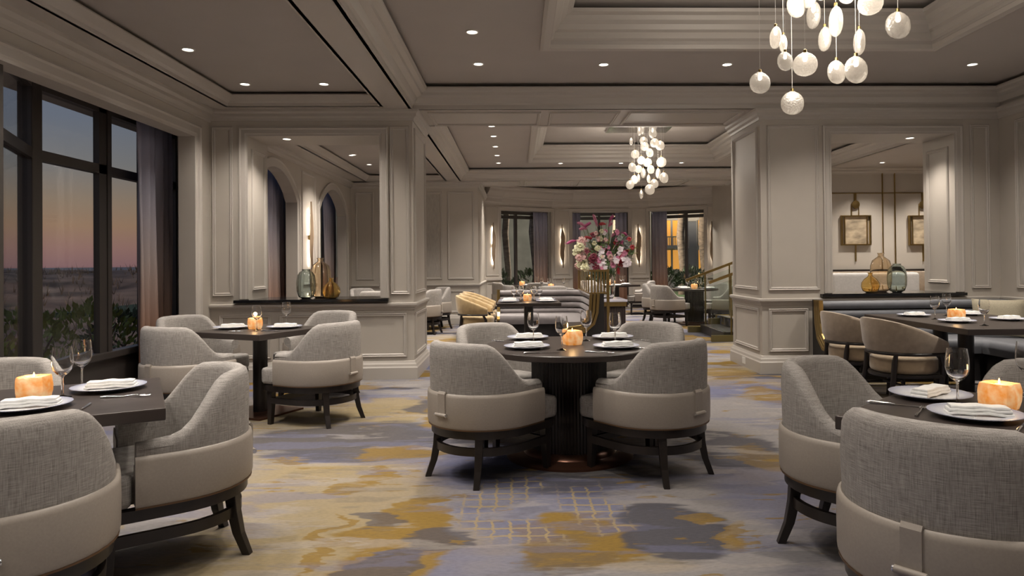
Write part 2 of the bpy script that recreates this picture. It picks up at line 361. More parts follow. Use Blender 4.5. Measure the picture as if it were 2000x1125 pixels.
def frame(A, B, z=0):
    """matrix for a wall face from A to B: u along AB, v up, w out of the wall to the right-hand side of AB turned towards the room"""
    A = Vector((A[0], A[1], z)); B = Vector((B[0], B[1], z)); u = (B-A).normalized(); w_ = Vector((u.y, -u.x, 0)); M_ = Matrix.Identity(4)
    for i in range(3): M_[i][0] = u[i]; M_[i][1] = (0, 0, 1)[i]; M_[i][2] = w_[i]; M_[i][3] = A[i]
    return M_
PANEL = [(-.018, 0), (-.018, .010), (-.010, .020), (0, .013), (.010, .016), (.022, .006), (.022, 0)]
def rect(u0, u1, v0, v1): return [(u0, v0), (u1, v0), (u1, v1), (u0, v1)]
def panel(parent, M, u0, u1, v0, v1, name='panel_moulding', prof=PANEL, matn='trim_paint'):
    return MB().sweep(rect(u0, u1, v0, v1), prof, True, M).build(name, matn, parent)
def raised(parent, M, u0, u1, v0, v1):
    panel(parent, M, u0, u1, v0, v1)
    MB().sweep(rect(u0+.05, u1-.05, v0+.05, v1-.05), [(0, 0), (0.03, .014), (.2, .014)], True, M).build('raised_field', 'trim_paint', parent) if False else None

# ================================================================== THE SETTING
ZS = 3.105                       # soffit of beams
XL, XR, YW, YB, YH = -3.52, 5.74, 8.14, 9.25, 8.77
XPL, XPR = -1.20, 2.87           # inner edges of the two wall piers
def sbox(name, mtl, *bs, bevel=0):
    mb = MB()
    for b_ in bs: mb.box(*b_)
    return struct(mb.build(name, mtl, bevel=bevel))
struct(MB().box(-4.2, 12, -4.2, 21.5, -.2, 0).build('floor', 'carpet'))
struct(MB().box(3.78, 9.6, 9.36, 13.3, 0, .30).build('floor_platform', 'carpet'))
# ceilings and beams
TX0, TX1, T1Y0, T1Y1, T2Y0, T2Y1, ZC, ZT = .33, 3.95, 2.95, 6.5, 10.3, 13.85, 3.36, 3.68
sbox('ceiling', 'ceiling_paint', (-1.5, TX0, -4.2, 8.15, ZC, ZC+.1), (TX1, 5.9, -4.2, 8.15, ZC, ZC+.1), (TX0, TX1, -4.2, T1Y0, ZC, ZC+.1), (TX0, TX1, T1Y1, 8.15, ZC, ZC+.1))
sbox('ceiling_tray', 'ceiling_paint', (TX0-.1, TX1+.1, T1Y0-.1, T1Y1+.1, ZT, ZT+.1))
sbox('ceiling_left', 'ceiling_paint', (-3.4, -1.4, -4.2, 8.1, 3.25, 3.35))
sbox('ceiling_rear', 'ceiling_paint', (-1.5, TX0, 9, 15.3, ZC, ZC+.1), (TX1, 6.2, 9, 15.3, ZC, ZC+.1), (TX0, TX1, 9, T2Y0, ZC, ZC+.1), (TX0, TX1, T2Y1, 15.3, ZC, ZC+.1))
sbox('ceiling_rear_tray', 'ceiling_paint', (TX0-.1, TX1+.1, T2Y0-.1, T2Y1+.1, ZT, ZT+.1))
sbox('ceiling_rear_left', 'ceiling_paint', (-3.9, -1.4, 9.3, 15.4, 3.25, 3.35))
sbox('ceiling_bay', 'ceiling_paint', (-1.6, 6.6, 16.2, 21.5, 3.5, 3.6))
sbox('ceiling_lounge', 'ceiling_paint', (6.0, 9.7, 9.1, 13.5, ZS, 3.5))
beam = sbox('ceiling_beam', 'trim_paint', (-3.72, -3.23, -4.2, 15.4, ZS, 3.5), (-1.53, XPL, -4.2, 15.1, ZS, 3.5), (-3.23, -1.53, 7.92, 9.45, ZS, 3.5), (XPL, 6.0, 8.1, 9.08, ZS, 3.5), (-3.72, 6.4, 15.1, 16.25, ZS, 3.5))
Mdown = Matrix(((1, 0, 0, 0), (0, 1, 0, 0), (0, 0, -1, ZS), (0, 0, 0, 1)))
for a, b_ in ((-1.02, .28), (.42, 1.22), (1.36, 2.70)): panel(beam, Mdown, a, b_, 8.26, 8.98, 'soffit_panel')
for k in range(5): panel(beam, Mdown, -1.0+k*1.2, .06+k*1.2, 15.25, 16.1, 'soffit_panel')
CROWN = [(-.03, ZS), (.015, ZS), (.02, ZS+.045), (.045, ZS+.06), (.075, ZS+.115), (.13, ZS+.135), (.14, ZS+.16), (.185, ZS+.175), (.20, ZS+.20), (.20, ZS+.215), (.10, ZS+.215), (-.03, ZS+.19)]
CROWN2 = [(-.03, ZS), (.015, ZS), (.02, ZS+.03), (.05, ZS+.05), (.085, ZS+.09), (.10, ZS+.105), (.10, ZS+.115), (.03, ZS+.115), (-.03, ZS+.1)]
tn = [0]
def trim(mb, mtl='trim_paint', smooth=None):
    tn[0] += 1; return struct(mb.build('trim_%d' % tn[0], mtl, smooth=smooth))
trim(MB().sweep(rect(XPL, XR, -4.1, 8.1), CROWN, True)); trim(MB().sweep(rect(-3.23, -1.53, -4.1, 7.92), CROWN2, True))
trim(MB().sweep(rect(XPL, 6.0, 9.08, 15.1), CROWN, True)); trim(MB().sweep(rect(-3.23, -1.53, 9.45, 15.1), CROWN2, True))
TRAY = [(-.10, ZC+.02), (-.10, ZC-.035), (-.07, ZC-.045), (-.01, ZC-.04), (.0, ZC+.03), (.03, ZC+.045), (.035, ZC+.10), (.07, ZC+.115), (.085, ZC+.16), (.13, ZC+.185), (.14, ZC+.225), (.19, ZC+.24), (.20, ZC+.27), (.05, ZC+.275), (-.02, ZC+.2)]
for y0, y1 in ((T1Y0, T1Y1), (T2Y0, T2Y1)):
    trim(MB().sweep(rect(TX0, TX1, y0, y1), TRAY, True))
    sbox('trim_tray_%d' % y0, 'ceiling_paint', (TX0-.12, TX0, y0-.12, y1+.12, ZC+.05, ZT+.05), (TX1, TX1+.12, y0-.12, y1+.12, ZC+.05, ZT+.05), (TX0, TX1, y0-.12, y0, ZC+.05, ZT+.05), (TX0, TX1, y1, y1+.12, ZC+.05, ZT+.05))

# the two piers with open hatches
BASE = [(0, 0), (-.045, 0), (-.045, .13), (-.035, .145), (-.03, .17), (-.02, .185), (-.012, .205), (0, .21)]
RAIL = [(0, .80), (-.012, .80), (-.015, .825), (-.035, .835), (-.045, .85), (-.045, .872), (-.02, .88), (0, .88)]
CORN = [(0, 2.985), (-.012, 2.985), (-.02, 3.01), (-.045, 3.03), (-.05, 3.06), (-.075, 3.08), (-.08, ZS), (0, ZS)]
def hatch_wall(name, x0, x1, o0, o1, zs, zh, inner):
    ya, yb = (YH, YB) if inner == 'r' else (YB, YH)
    wl = sbox(name, 'wall_paint', (x0, o0, YW, ya, 0, ZS), (o1, x1, YW, yb, 0, ZS), (o0, o1, YW, YH, 0, zs), (o0, o1, YW, YH, zh, ZS))
    path = [(x0, YW), (x1, YW), (x1, YB)] if inner == 'r' else [(x0, YB), (x0, YW), (x1, YW)]
    for nm, pr in (('base_moulding', BASE), ('chair_rail', RAIL), ('cornice', CORN)):
        MB().sweep(path, pr).build(nm, 'trim_paint', wl)
    M_ = frame((0, YW), (1, YW))
    panel(wl, M_, o0-.085, o1+.085, zs-.2, zh+.14, 'casing', [(-.02, 0), (-.02, .03), (0, .035), (.02, .018), (.06, .018), (.085, .006), (.085, 0)]) if False else None
    cs = [(o0, zs+.03), (o0, zh), (o1, zh), (o1, zs+.03)]
    MB().sweep(cs, [(.10, 0), (.10, .03), (.085, .036), (.07, .022), (.03, .022), (.015, .014), (0, .014), (0, 0)], False, M_).build('casing', 'trim_paint', wl)
    MB().box(o0, o1, YW, YH+.04, zs-.012, zs+.022).box(o0-.15, o1+.10, YW-.07, YW, zs-.012, zs+.022).build('sill', 'black_granite', wl, bevel=.004)['label'] = 'polished black granite sill'
    return wl, M_
wpl, Mw = hatch_wall('wall_hatch_left', XL-.2, XPL, -3.085, -1.581, .905, 2.81, 'r')
wpr, _ = hatch_wall('wall_hatch_right', XPR, XR+.2, 3.712, 5.191, .905, 2.81, 'l')
# upper panels, wainscot panels and returns
for wl_, u0, u1 in ((wpl, -3.474, -3.275), (wpl, -1.445, -1.255), (wpr, 2.965, 3.545), (wpr, 5.405, 5.60)):
    panel(wl_, Mw, u0, u1, .99, 2.90)
for u0, u1 in ((-3.40, -2.85), (-2.72, -2.10), (-1.98, -1.30)):
    panel(wpl, Mw, u0, u1, .27, .74)
panel(wpr, Mw, 2.965, 3.40, .27, .74)
Ms = frame((XPL, YW), (XPL, YB))      # right flank of the left pier
panel(wpl, Ms, .12, 1.0, .99, 2.90); panel(wpl, Ms, .12, 1.0, .27, .74)
Ms2 = frame((XPR, YB), (XPR, YW)); panel(wpr, Ms2, .12, 1.0, .99, 2.90); panel(wpr, Ms2, .12, 1.0, .27, .74)
Mr = frame((-3.085, YW+1.0), (-3.085, YW))
Mr = Matrix(((0, 0, 1, -3.085), (1, 0, 0, YW), (0, 1, 0, 0), (0, 0, 0, 1))); panel(wpl, Mr, .12, .52, 1.05, 2.66)
Mr2 = Matrix(((0, 0, -1, 5.191), (1, 0, 0, YW), (0, 1, 0, 0), (0, 0, 0, 1))); panel(wpr, Mr2, .12, .52, 1.05, 2.66)
ol = MB().box(XPR-.050, XPR-.042, 8.62, 8.74, .04, .12).build('outlet_plate', 'white_plastic', wpr, bevel=.002)
# side and rear walls of the front room
wr = sbox('wall_right', 'wall_paint', (XR, XR+.2, -4.2, YW, 0, 3.5))
for nm, pr in (('base_moulding', BASE), ('chair_rail', RAIL), ('cornice', CORN)): MB().sweep([(XR, -4.1), (XR, YW)], [(-a, b_) for a, b_ in pr]).build(nm, 'trim_paint', wr)
Mx = frame((XR, YW), (XR, -4))
for k in range(4):
    panel(wr, Mx, .30+k*2.0, 2.05+k*2.0, 1.0, 2.90); MB().box(.33+k*2, 2.02+k*2, 1.03, 2.87, 0, .004, Mx).build('fabric_panel', 'wall_fabric', wr)
sbox('wall_back', 'wall_paint', (-4.4, 6, -4.4, -4.1, 0, 3.5))
wlft = sbox('wall_left', 'wall_paint', (XL-.17, XL, -4.2, 7.75, 2.74, ZS), (XL-.17, XL, 7.75, YW, 0, ZS), (XL-.17, XL, -4.2, .2, 0, 2.74))
MB().sweep([(XL, -4.1), (XL, YW)], [(-.0, 2.96), (.012, 2.96), (.02, 2.99), (.045, 3.02), (.05, 3.05), (.08, 3.075), (.085, ZS), (0, ZS)][::-1] if False else [(-a, b_) for a, b_ in [(0, 2.965), (.012, 2.965), (.02, 2.99), (.045, 3.02), (.05, 3.05), (.08, 3.075), (.085, ZS), (0, ZS)]]).build('cornice', 'trim_paint', wlft)
Ml = frame((XL, 0), (XL, 7.75)); Ml = Matrix(((0, 0, 1, XL), (1, 0, 0, 0), (0, 1, 0, 0), (0, 0, 0, 1)))
MB().sweep([(.2, 0), (.2, 2.74), (7.75, 2.74), (7.75, 0)], [(.13, 0), (.13, .03), (.115, .035), (.10, .022), (.04, .022), (.025, .012), (0, .012), (0, 0)], False, Ml).build('casing', 'trim_paint', wlft)
# rear left aisle: wall with arched openings, far wall with panels
XA = -3.62
wa = MB()
arches = [(9.65, 11.6), (12.95, 14.9)]
def arch_pts(y0, y1, zsp, zt, n=14): return [(y0+(y1-y0)*k/n, zsp+(zt-zsp)*math.sin(PI*k/n)**.75) for k in range(n+1)]
ys = [9.35]+[v for a in arches for v in a]+[15.5]
for i in range(0, len(ys), 2): wa.box(XA-.17, XA, ys[i], ys[i+1], 0, ZS)
for y0, y1 in arches:
    pts = arch_pts(y0, y1, 2.35, 2.80)
    for (ya, za), (yb, zb) in zip(pts[:-1], pts[1:]):
        wa.add([(XA-.17, ya, za), (XA, ya, za), (XA, ya, ZS), (XA-.17, ya, ZS), (XA-.17, yb, zb), (XA, yb, zb), (XA, yb, ZS), (XA-.17, yb, ZS)], [(0, 1, 5, 4), (1, 2, 6, 5), (3, 0, 4, 7), (2, 3, 7, 6)])
waisle = struct(wa.build('wall_aisle', 'wall_paint'))
Ma = Matrix(((0, 0, 1, XA), (1, 0, 0, 0), (0, 1, 0, 0), (0, 0, 0, 1)))
for y0, y1 in arches:
    MB().sweep([(y0, .0)]+arch_pts(y0, y1, 2.35, 2.80)+[(y1, .0)], [(.14, 0), (.14, .03), (.12, .036), (.10, .02), (0, .02), (0, 0)], False, Ma).build('arch_casing', 'trim_paint', waisle)
panel(waisle, Ma, 11.9, 12.65, 1.0, 2.9)
MB().sweep([(XA, 9.4), (XA, 15.4)], CORN).build('cornice', 'trim_paint', waisle)
sbox('wall_aisle_outer', 'dark_plinth', (XA-.75, XA-.65, 9.3, 15.5, 0, ZS))
wf = sbox('wall_far_left', 'wall_paint', (XA-.3, -.85, 15.4, 15.7, 0, ZS), (-1.1, -.85, 15.7, 18.8, 0, 3.5))
Mf = frame((0, 15.4), (1, 15.4))
for nm, pr in (('base_moulding', BASE), ('chair_rail', RAIL), ('cornice', CORN)): MB().sweep([(XA, 15.4), (-.85, 15.4), (-.85, 18.6)], pr).build(nm, 'trim_paint', wf)
for u0, u1 in ((-3.5, -3.15), (-2.95, -2.3), (-2.2, -1.66), (-1.5, -.96)):
    panel(wf, Mf, u0, u1, 1.0, 2.88); panel(wf, Mf, u0, u1, .27, .72)
MB().box(-2.16, -1.70, 1.04, 2.84, 0, .004, Mf).build('fabric_panel', 'wall_fabric', wf)
# lounge behind the right hatch
wlo = sbox('wall_lounge', 'wall_paint', (5.3, 9.7, 13.35, 13.6, 0, 3.5), (9.6, 9.7, 9.3, 13.4, 0, 3.5), (5.3, 5.5, 13.6, 18.8, 0, 3.5), (XR+.1, 9.7, 9.0, 9.3, 0, 3.5))
MB().sweep([(5.3, 13.35), (9.6, 13.35)], CORN).build('cornice', 'trim_paint', wlo)

# ---------------------------------------------------------------- curved bay at the far end
BC, BR = Vector((2.42, 16.2)), 4.18
def bay(px):
    d = F2+R3*((px-CCX)/CF)-U3*((450-CCY)/CF); d2 = Vector((d.x, d.y)); o = -BC
    a = d2.dot(d2); b_ = 2*o.dot(d2); c_ = o.dot(o)-BR*BR; t = (-b_+math.sqrt(b_*b_-4*a*c_))/(2*a); return d2*t
bpx = [945, 978, 1078, 1117, 1228, 1267, 1376, 1410, 1508, 1545]
bp = [bay(p) for p in bpx]
wb = MB(); piers = []; wins = []
for i in range(len(bp)-1):
    A, B = bp[i], bp[i+1]; M_ = frame(A, B); L_ = (B-A).length
    if i % 2 == 0: wb.box(-.30 if i == 0 else -.02, L_+.02, 0, 3.5, -.3, 0, M_); piers.append((M_, L_))
    else: wb.box(0, L_, 2.79, 3.5, -.3, 0, M_); wins.append((M_, L_))
wb.box(-.2, .3, 0, 3.5, -.3, -.2, frame(bp[0], bp[0]+Vector((-1, 0)))) if False else None
wbay = struct(wb.build('wall_bay', 'wall_paint'))
ppath = [tuple(p) for p in bp]
MB().sweep(ppath, [(-a, b_) if False else (a, b_) for a, b_ in [(0, 2.93), (-.02, 2.93), (-.03, 2.97), (-.05, 3.0), (-.06, 3.09), (-.10, 3.12), (-.11, 3.15), (-.22, 3.27), (-.24, 3.33), (-.30, 3.36), (-.32, 3.41), (0, 3.42)]]).build('cornice', 'trim_paint', wbay)
for M_, L_ in piers:
    panel(wbay, M_, .09, L_-.09, 1.0, 2.85); panel(wbay, M_, .09, L_-.09, .25, .78)
    MB().box(.0, L_, .86, .93, 0, .05, M_).build('chair_rail', 'trim_paint', wbay, bevel=.01); MB().box(.0, L_, 0, .18, 0, .04, M_).build('base_moulding', 'trim_paint', wbay, bevel=.01)
def curtain(name, M_, u0, u1, z0, z1, label, amp=.05, waves=5, n=60, w0=-.2):
    rows = 8; rs = []
    for j in range(rows+1):
        t = j/rows; z = z0+(z1-z0)*t; row = []
        for k in range(n+1):
            s = k/n; u = u0+(u1-u0)*s
            row.append((u, z, w0+amp*(1-.45*t)*math.sin(2*PI*waves*s+.5*math.sin(3*t))+.012*math.sin(17*s+4*t)))
        rs.append(row)
    mb = MB().rings(rs, False, False, M=M_); o = mb.build(name, 'ombre_curtain', smooth=80)
    sm = o.modifiers.new('thick', 'SOLIDIFY'); sm.thickness = .006
    return tag(o, label, 'curtain')
wn = [0]
def window_set(M_, L_, h, mull, w0=-.34, z0=.06, tz=None):
    wn[0] += 1; root = struct(MB().box(0, L_, 0, z0, w0-.06, w0+.02, M_).build('window_%d' % wn[0], 'window_bronze'))
    def bar(nm, *b_): return MB().box(*b_, M_).build(nm, 'window_bronze', root)
    bar('frame_head', 0, L_, h-.09, h, w0-.05, w0+.03); us = [0]+list(mull)+[L_]
    for u in us: bar('mullion', u-.035, u+.035, z0, h, w0-.05, w0+.04)
    if tz: bar('transom', 0, L_, tz-.04, tz+.05, w0-.05, w0+.03)
    for a, b_ in zip(us[:-1], us[1:]):
        for v0, v1 in (((z0, tz-.04), (tz+.05, h-.09)) if tz else ((z0, h-.09),)):
            MB().box(a+.035, b_-.035, v0, v1, w0-.012, w0-.004, M_).build('pane', 'window_glass', root)
    return root
bay_names = [('', 'the bay window showing the thick palm trunk'), ('the flowers, on the palm trunk side', 'the flowers, on the lit balcony side'), ('the bay window showing lit balconies', ''), ('the bay window behind the brass handrail', '')]
for i, (M_, L_) in enumerate(wins):
    window_set(M_, L_, 2.79, [L_*(.40, .5, .62, .5)[i]], tz=2.62)
    MB().sweep([(0, 0), (0, 2.79), (L_, 2.79), (L_, 0)], [(.10, 0), (.10, .03), (.085, .036), (.07, .02), (0, .02), (0, 0)], False, M_).build('casing', 'trim_paint', wbay)
for i, a, b_ in ((0, .70, .98), (1, .02, .16), (1, .78, .98), (2, .02, .30), (3, .05, .45)):
    M_, L_ = wins[i]
    curtain('curtain', M_, L_*a, L_*b_, .03, 2.77, 'long grey to rust ombre curtain at '+bay_names[i][0 if a < .5 else 1], .035, max(2, int(9*(b_-a)*L_/1.0)))

# ---------------------------------------------------------------- bay window on the left
XO = -4.15
pA, pB, pC, pD = (XL-.12, .2), (XL-.12, 4.93), (XO, 6.10), (XO, 8.6)
def seg(a, b_): 
    M_ = frame(a, b_)                     # u along, w to the right of a->b  (a->b runs away from the camera, right = room side)
    return M_, (Vector(b_)-Vector(a)).length
M1, L1 = seg(pA, pB); M2, L2 = seg(pB, pC); M3, L3 = seg(pC, pD)
for M_, L_, mu in ((M1, L1, [1.2, 2.4, 3.55]), (M2, L2, []), (M3, L3, [1.10, 1.89])):
    r = window_set(M_, L_, 2.95, mu, w0=0, z0=.42, tz=2.29)
    MB().box(0, L_, 0, .42, -.06, .03, M_).build('lower_panel', 'window_bronze', r); MB().box(0, L_, .40, .47, -.06, .07, M_).build('sill_rail', 'window_bronze', r, bevel=.01)
    MB().box(0, L_, 0, .12, .03, .08, M_).build('plinth', 'trim_paint', r, bevel=.01)
    for u in mu: MB().box(u-.16, u-.035, .42, 2.9, -.03, .03, M_).build('sash_stile', 'window_bronze', r)
for p in (pB, pC): struct(MB().box(p[0]-.07, p[0]+.06, p[1]-.06, p[1]+.07, 0, 2.97).build('window_post', 'window_bronze', bevel=.01))
sbox('ceiling_window_bay', 'ceiling_paint', (-4.6, XL-.1, -4.2, 8.8, 2.95, 3.15))
sbox('wall_bay_end', 'wall_paint', (-4.5, XL-.17, 8.6, 8.8, 0, 3.0))
Mc = frame((-3.99, 7.48), (-3.99, 8.3)); curtain('curtain', Mc, .0, .72, .02, 2.93, 'tall blue grey to rust ombre curtain beside the picture window', .05, 5, w0=0)
for y0, y1, t in ((11.15, 12.2, 'first'), (14.4, 15.35, 'second')):
    Mq = frame((XA-.34, y0), (XA-.34, y1)); curtain('curtain', Mq, 0, y1-y0, .02, 2.85, 'dark ombre curtain hanging inside the %s arch beyond the hatch' % ('wider' if t == 'first' else 'narrower'), .05, 6, w0=0)

# ================================================================== LAMPS
dl_proto = None
def downlight(x, y, z, label, group, power=1.0, size=112):
    global dl_proto
    if dl_proto is None:
        r = thing('downlight', label, 'downlight', (x, y, z), 0, group)
        MB().lathe([(.058, 0), (.058, -.006), (.047, -.008), (.043, -.002), (.043, 0)], 24).build('trim_ring', 'white_plastic', r, 40)
        MB().lathe([(.0, -.001), (.043, -.001)], 24, cap=False).build('lens', 'lamp_disc', r)
        dl_proto = r; o = r
    else: o = dup(dl_proto, (x, y, z), 0, label, group)
    power *= .12 if y < 2.6 else (.45 if y < 4.5 else (.72 if 7.1 < y < 8 else (1.55 if y > 9 and power == 1 else (2.4 if y > 17 else 1))))      # the near end of the room is dimmed
    ld = bpy.data.lights.new('downlight_lamp', 'SPOT'); ld.energy = LAMP_W*power; ld.color = LAMP_COL; ld.spot_size = math.radians(size); ld.spot_blend = 1; ld.shadow_soft_size = .06
    lo = bpy.data.objects.new('downlight_lamp', ld); C.objects.link(lo); lo.parent = o; lo.location = (0, 0, -.03)
G1, G2, G3, G4 = 'downlights in the window-side ceiling', 'downlights around the big ceiling tray', 'downlights in the rear ceiling', 'downlights in the rear aisle ceiling'
for x, y in [(-2.91, 6.3), (-2.87, 7.5), (-2.04, 7.5)]+[(x, y) for x in (-2.9, -2.04) for y in (4.9, 3.5, 2.1, .6, -1.2)]:
    downlight(x, y, 3.25, 'small round downlight in the ceiling panel beside the windows', G1)
for x, y in [(-.378, v) for v in (7.14, 6.15, 5.25, 4.2, 3.2, 1.8, .2, -1.6)]+[(x, 7.16) for x in (.908, 2.19, 3.48, 4.78)]+[(4.78, v) for v in (6.1, 5.1, 4.1, 3.1, 1.8, .2, -1.6)]+[(.9, 1.9), (2.19, 1.9), (3.4, 1.9), (1.5, -.5), (3.2, -.5)]:
    downlight(x, y, ZC, 'small round white downlight in the ceiling around the large tray', G2)
for x, y in [(-.36, v) for v in (10.38, 11.2, 12.2, 13.2, 14.2)]+[(x, 14.3) for x in (.905, 2.15, 3.4, 4.7)]+[(4.9, v) for v in (9.8, 11.2, 12.7)]+[(.9, 9.7), (2.2, 9.7), (3.5, 9.7)]:
    downlight(x, y, ZC, 'small round white downlight in the ceiling around the rear tray', G3)
for p in (at(690, 302, z=3.25), at(721, 321, z=3.25), Vector((-2.9, 10.6, 0)), Vector((-2.0, 10.6, 0)), Vector((-2.9, 12.4, 0))):
    downlight(p.x, p.y, 3.25, 'small round white downlight in the aisle ceiling beyond the hatch', G4)
p = at(560, 271, z=2.81); downlight(p.x, p.y, 2.81, 'round white downlight over the glass vases in the hatch near the windows', None, .12)
p = at(1777, 269, z=2.81); downlight(p.x, p.y, 2.81, 'round white downlight over the glass vases in the hatch above the blue banquette', None, .12)
for x, y in ((6.7, 12.6), (7.9, 12.6), (6.7, 10.8), (7.9, 10.8)): downlight(x, y, ZS, 'small round white downlight in the lounge ceiling behind the hatch', 'downlights in the lounge ceiling')
for a in (-.1, .9, 1.9, 2.9, 3.9): downlight(a, 17.6, 3.5, 'small round white downlight in the ceiling of the far curved bay', 'downlights in the bay ceiling', 1.3)
# glass pendant chandeliers
def chandelier(label, cx, cy, items, rnd):
    r = thing('chandelier', label, 'chandelier', (cx, cy, ZT)); rg = random.Random(rnd)
    MB().box(-.55, .55, -.45, .45, -.04, 0).build('canopy', 'steel', r, bevel=.01)
    disc = None
    for px, py, rad, slim in items:
        yy = cy+rg.uniform(-.38, .38); q = at(px, py, y=yy); loc = q-Vector((cx, cy, ZT))
        if disc is None:
            prof = [(.0, -.092), (.03, -.086), (.055, -.075), (.075, -.055), (.088, -.025), (.090, .0), (.086, .03), (.072, .056), (.05, .076), (.022, .09), (.012, .098)]
            d = MB().lathe(prof, 26)
            d.v = [(x, y*.5, z) for x, y, z in d.v]; o = d.build('pendant', 'pendant_glass', r, 60)
            b1 = MB().lathe([(0, .02), (.012, .024), (.018, .04), (.016, .06), (.009, .078), (.009, .09)], 12).build('bulb', 'bulb', o, 60)
            b2 = MB().lathe([(.013, .088), (.013, .112), (.004, .118)], 12).build('cap', 'brass', o, 40); disc = o
        else:
            o = disc.copy(); C.objects.link(o); o.parent = r
            for ch in disc.children:
                if ch.name.startswith('cord'): continue
                c2 = ch.copy(); C.objects.link(c2); c2.parent = o
        s = rad*yy/CF/.09; o.location = loc; o.scale = (s, s, s*(1.15 if slim else 1)); o.rotation_euler = (0, 0, (PI/2+rg.uniform(-.35, .35)) if slim else rg.uniform(-.6, .6))
        MB().tube([(0, 0, .11), (0, 0, -loc.z/o.scale[2])], .0016, 5).build('cord', 'white_plastic', o)
    for k in range(3):
        ld = bpy.data.lights.new('chandelier_glow', 'POINT'); ld.energy = 16; ld.color = (1, .9, .78); ld.shadow_soft_size = .25
        lo = bpy.data.objects.new('chandelier_glow', ld); C.objects.link(lo); lo.parent = r; lo.location = ((k-1)*.25, 0, -.55-.3*(k % 2))
Z3 = 600/2000
it1 = [(281, 540, 70, 0), (383, 245, 62, 1), (433, 285, 50, 1), (445, 400, 62, 0), (575, 420, 78, 0), (630, 100, 75, 1), (703, 255, 68, 1), (775, 140, 85, 1), (780, 470, 76, 0), (907, 455, 88, 0), (928, 275, 72, 1), (1180, 165, 88, 0), (1000, 20, 80, 0), (492, 672, 76, 0), (515, 40, 75, 0), (600, -30, 70, 1), (840, -45, 70, 0), (690, -80, 70, 1), (940, -110, 70, 0), (760, -150, 70, 0)]
chandelier('large cluster of clear textured glass disc pendants over the front dining tables', 2.1, 4.75, [(1400+a*Z3, b_*Z3, c_*Z3, d) for a, b_, c_, d in it1], 3)
it2 = [(200, 125, 45, 1), (240, 105, 45, 1), (385, 145, 70, 0), (90, 255, 45, 1), (260, 250, 60, 0), (275, 325, 62, 0), (410, 275, 62, 0), (485, 310, 66, 0), (145, 430, 58, 0), (345, 410, 60, 0), (228, 515, 58, 0), (315, 545, 62, 0), (505, 540, 70, 0), (105, 610, 62, 0), (190, 635, 52, 0), (255, 690, 58, 1), (360, 640, 60, 0), (460, 695, 60, 1), (540, 755, 74, 0), (135, 780, 60, 0), (190, 760, 48, 1), (330, 770, 48, 1), (75, 850, 60, 0), (405, 835, 62, 0), (345, 915, 72, 0), (228, 985, 52, 1)]
chandelier('small cluster of clear textured glass disc pendants over the rear dining area', 2.15, 12.05, [(1220+a/7.03, 240+b_/7.03, c_/7.03, d) for a, b_, c_, d in it2], 5)
# carved wall sconces
sc_proto = None
def sconce(M_, u, zc, label, group=None, h=1.25):
    global sc_proto
    q = M_ @ Vector((u, zc, 0)); ang = math.atan2(M_[1][0], M_[0][0])
    if sc_proto is None:
        r = thing('wall_sconce', label, 'sconce'); n = 26; rs = []
        for k in range(n+1):
            t = k/n*2-1; wd = .012+.06*max(0, 1-abs(t)*1.0)**1.2+.022*math.exp(-((t-.45)/.2)**2)+.022*math.exp(-((t+.45)/.22)**2); off = .014*math.sin(5*t)
            z = t*h/2; rs.append([(off-wd, -.045, z), (off, -.065-.025*(1-abs(t)), z), (off+wd, -.045, z), (off, -.038, z)])
        MB().rings(rs).build('carved_body', 'sconce_wood', r, 40)
        MB().box(-.006, .006, -.036, -.028, -h/2+.22, h/2-.22).build('light_bar', 'sconce_glow', r); MB().box(-.02, .02, -.042, -.002, -.04, .04).build('wall_mount', 'brass', r, bevel=.005)
        sc_proto = r
        r.location = q; r.rotation_euler = (0, 0, ang); o = r
        if group: r['group'] = group
    else: o = dup(sc_proto, q, ang, label, group)
    ld = bpy.data.lights.new('sconce_lamp', 'AREA'); ld.shape = 'RECTANGLE'; ld.size = .03; ld.size_y = 1.0; ld.energy = 4; ld.color = (1, .86, .68)
    lo = bpy.data.objects.new('sconce_lamp', ld); C.objects.link(lo); lo.parent = o; lo.location = (0, -.026, 0); lo.rotation_euler = (PI/2, 0, 0)
for (M_, L_), t in zip(piers[:4], ('beside the far panelled wall', 'between the palm trunk window and the flowers', 'between the flowers and the lit balcony window', 'above the brass handrail')):
    sconce(M_, L_/2, 1.80, 'carved bronze wall sconce in the curved bay, '+t, 'sconces on the bay piers')
sconce(Ma, 12.28, 1.80, 'carved bronze wall sconce glowing between the two curtained arches')

# ================================================================== FURNITURE
def u_path(R, yf, n=22, taper=.985):
    """U-shaped plan: open to +Y, round back towards -Y"""
    pts = [(-R*taper, yf), (-R*.995, yf*.6), (-R, yf*.25)]
    for k in range(n+1):
        a = PI+PI*k/n; pts.append((R*math.cos(a), R*math.sin(a)))
    pts += [(R, yf*.25), (R*.995, yf*.6), (R*taper, yf)]
    return pts          # runs from left front round the back to right front, counter-clockwise: left of path = inside
def refine(path, step=.025):
    out = []
    for a, b_ in zip(path[:-1], path[1:]):
        a, b_ = Vector(a), Vector(b_); k = max(1, int((b_-a).length/step))
        for i in range(k): out.append(tuple(a+(b_-a)*i/k))
    return out+[path[-1]]
def shell(path, section, M=None):
    """section(x,y)-> list of (inward offset, z)"""
    n = len(path); rs = []
    for i in range(n):
        p = Vector(path[i]); d = (Vector(path[min(i+1, n-1)])-Vector(path[max(i-1, 0)])).normalized(); nn = Vector((-d.y, d.x))
        rs.append([(p.x+nn.x*o, p.y+nn.y*o, z) for o, z in section(p.x, p.y)])
    return MB().rings(rs)
def sst(t): t = max(0, min(1, t)); return t*t*(3-2*t)
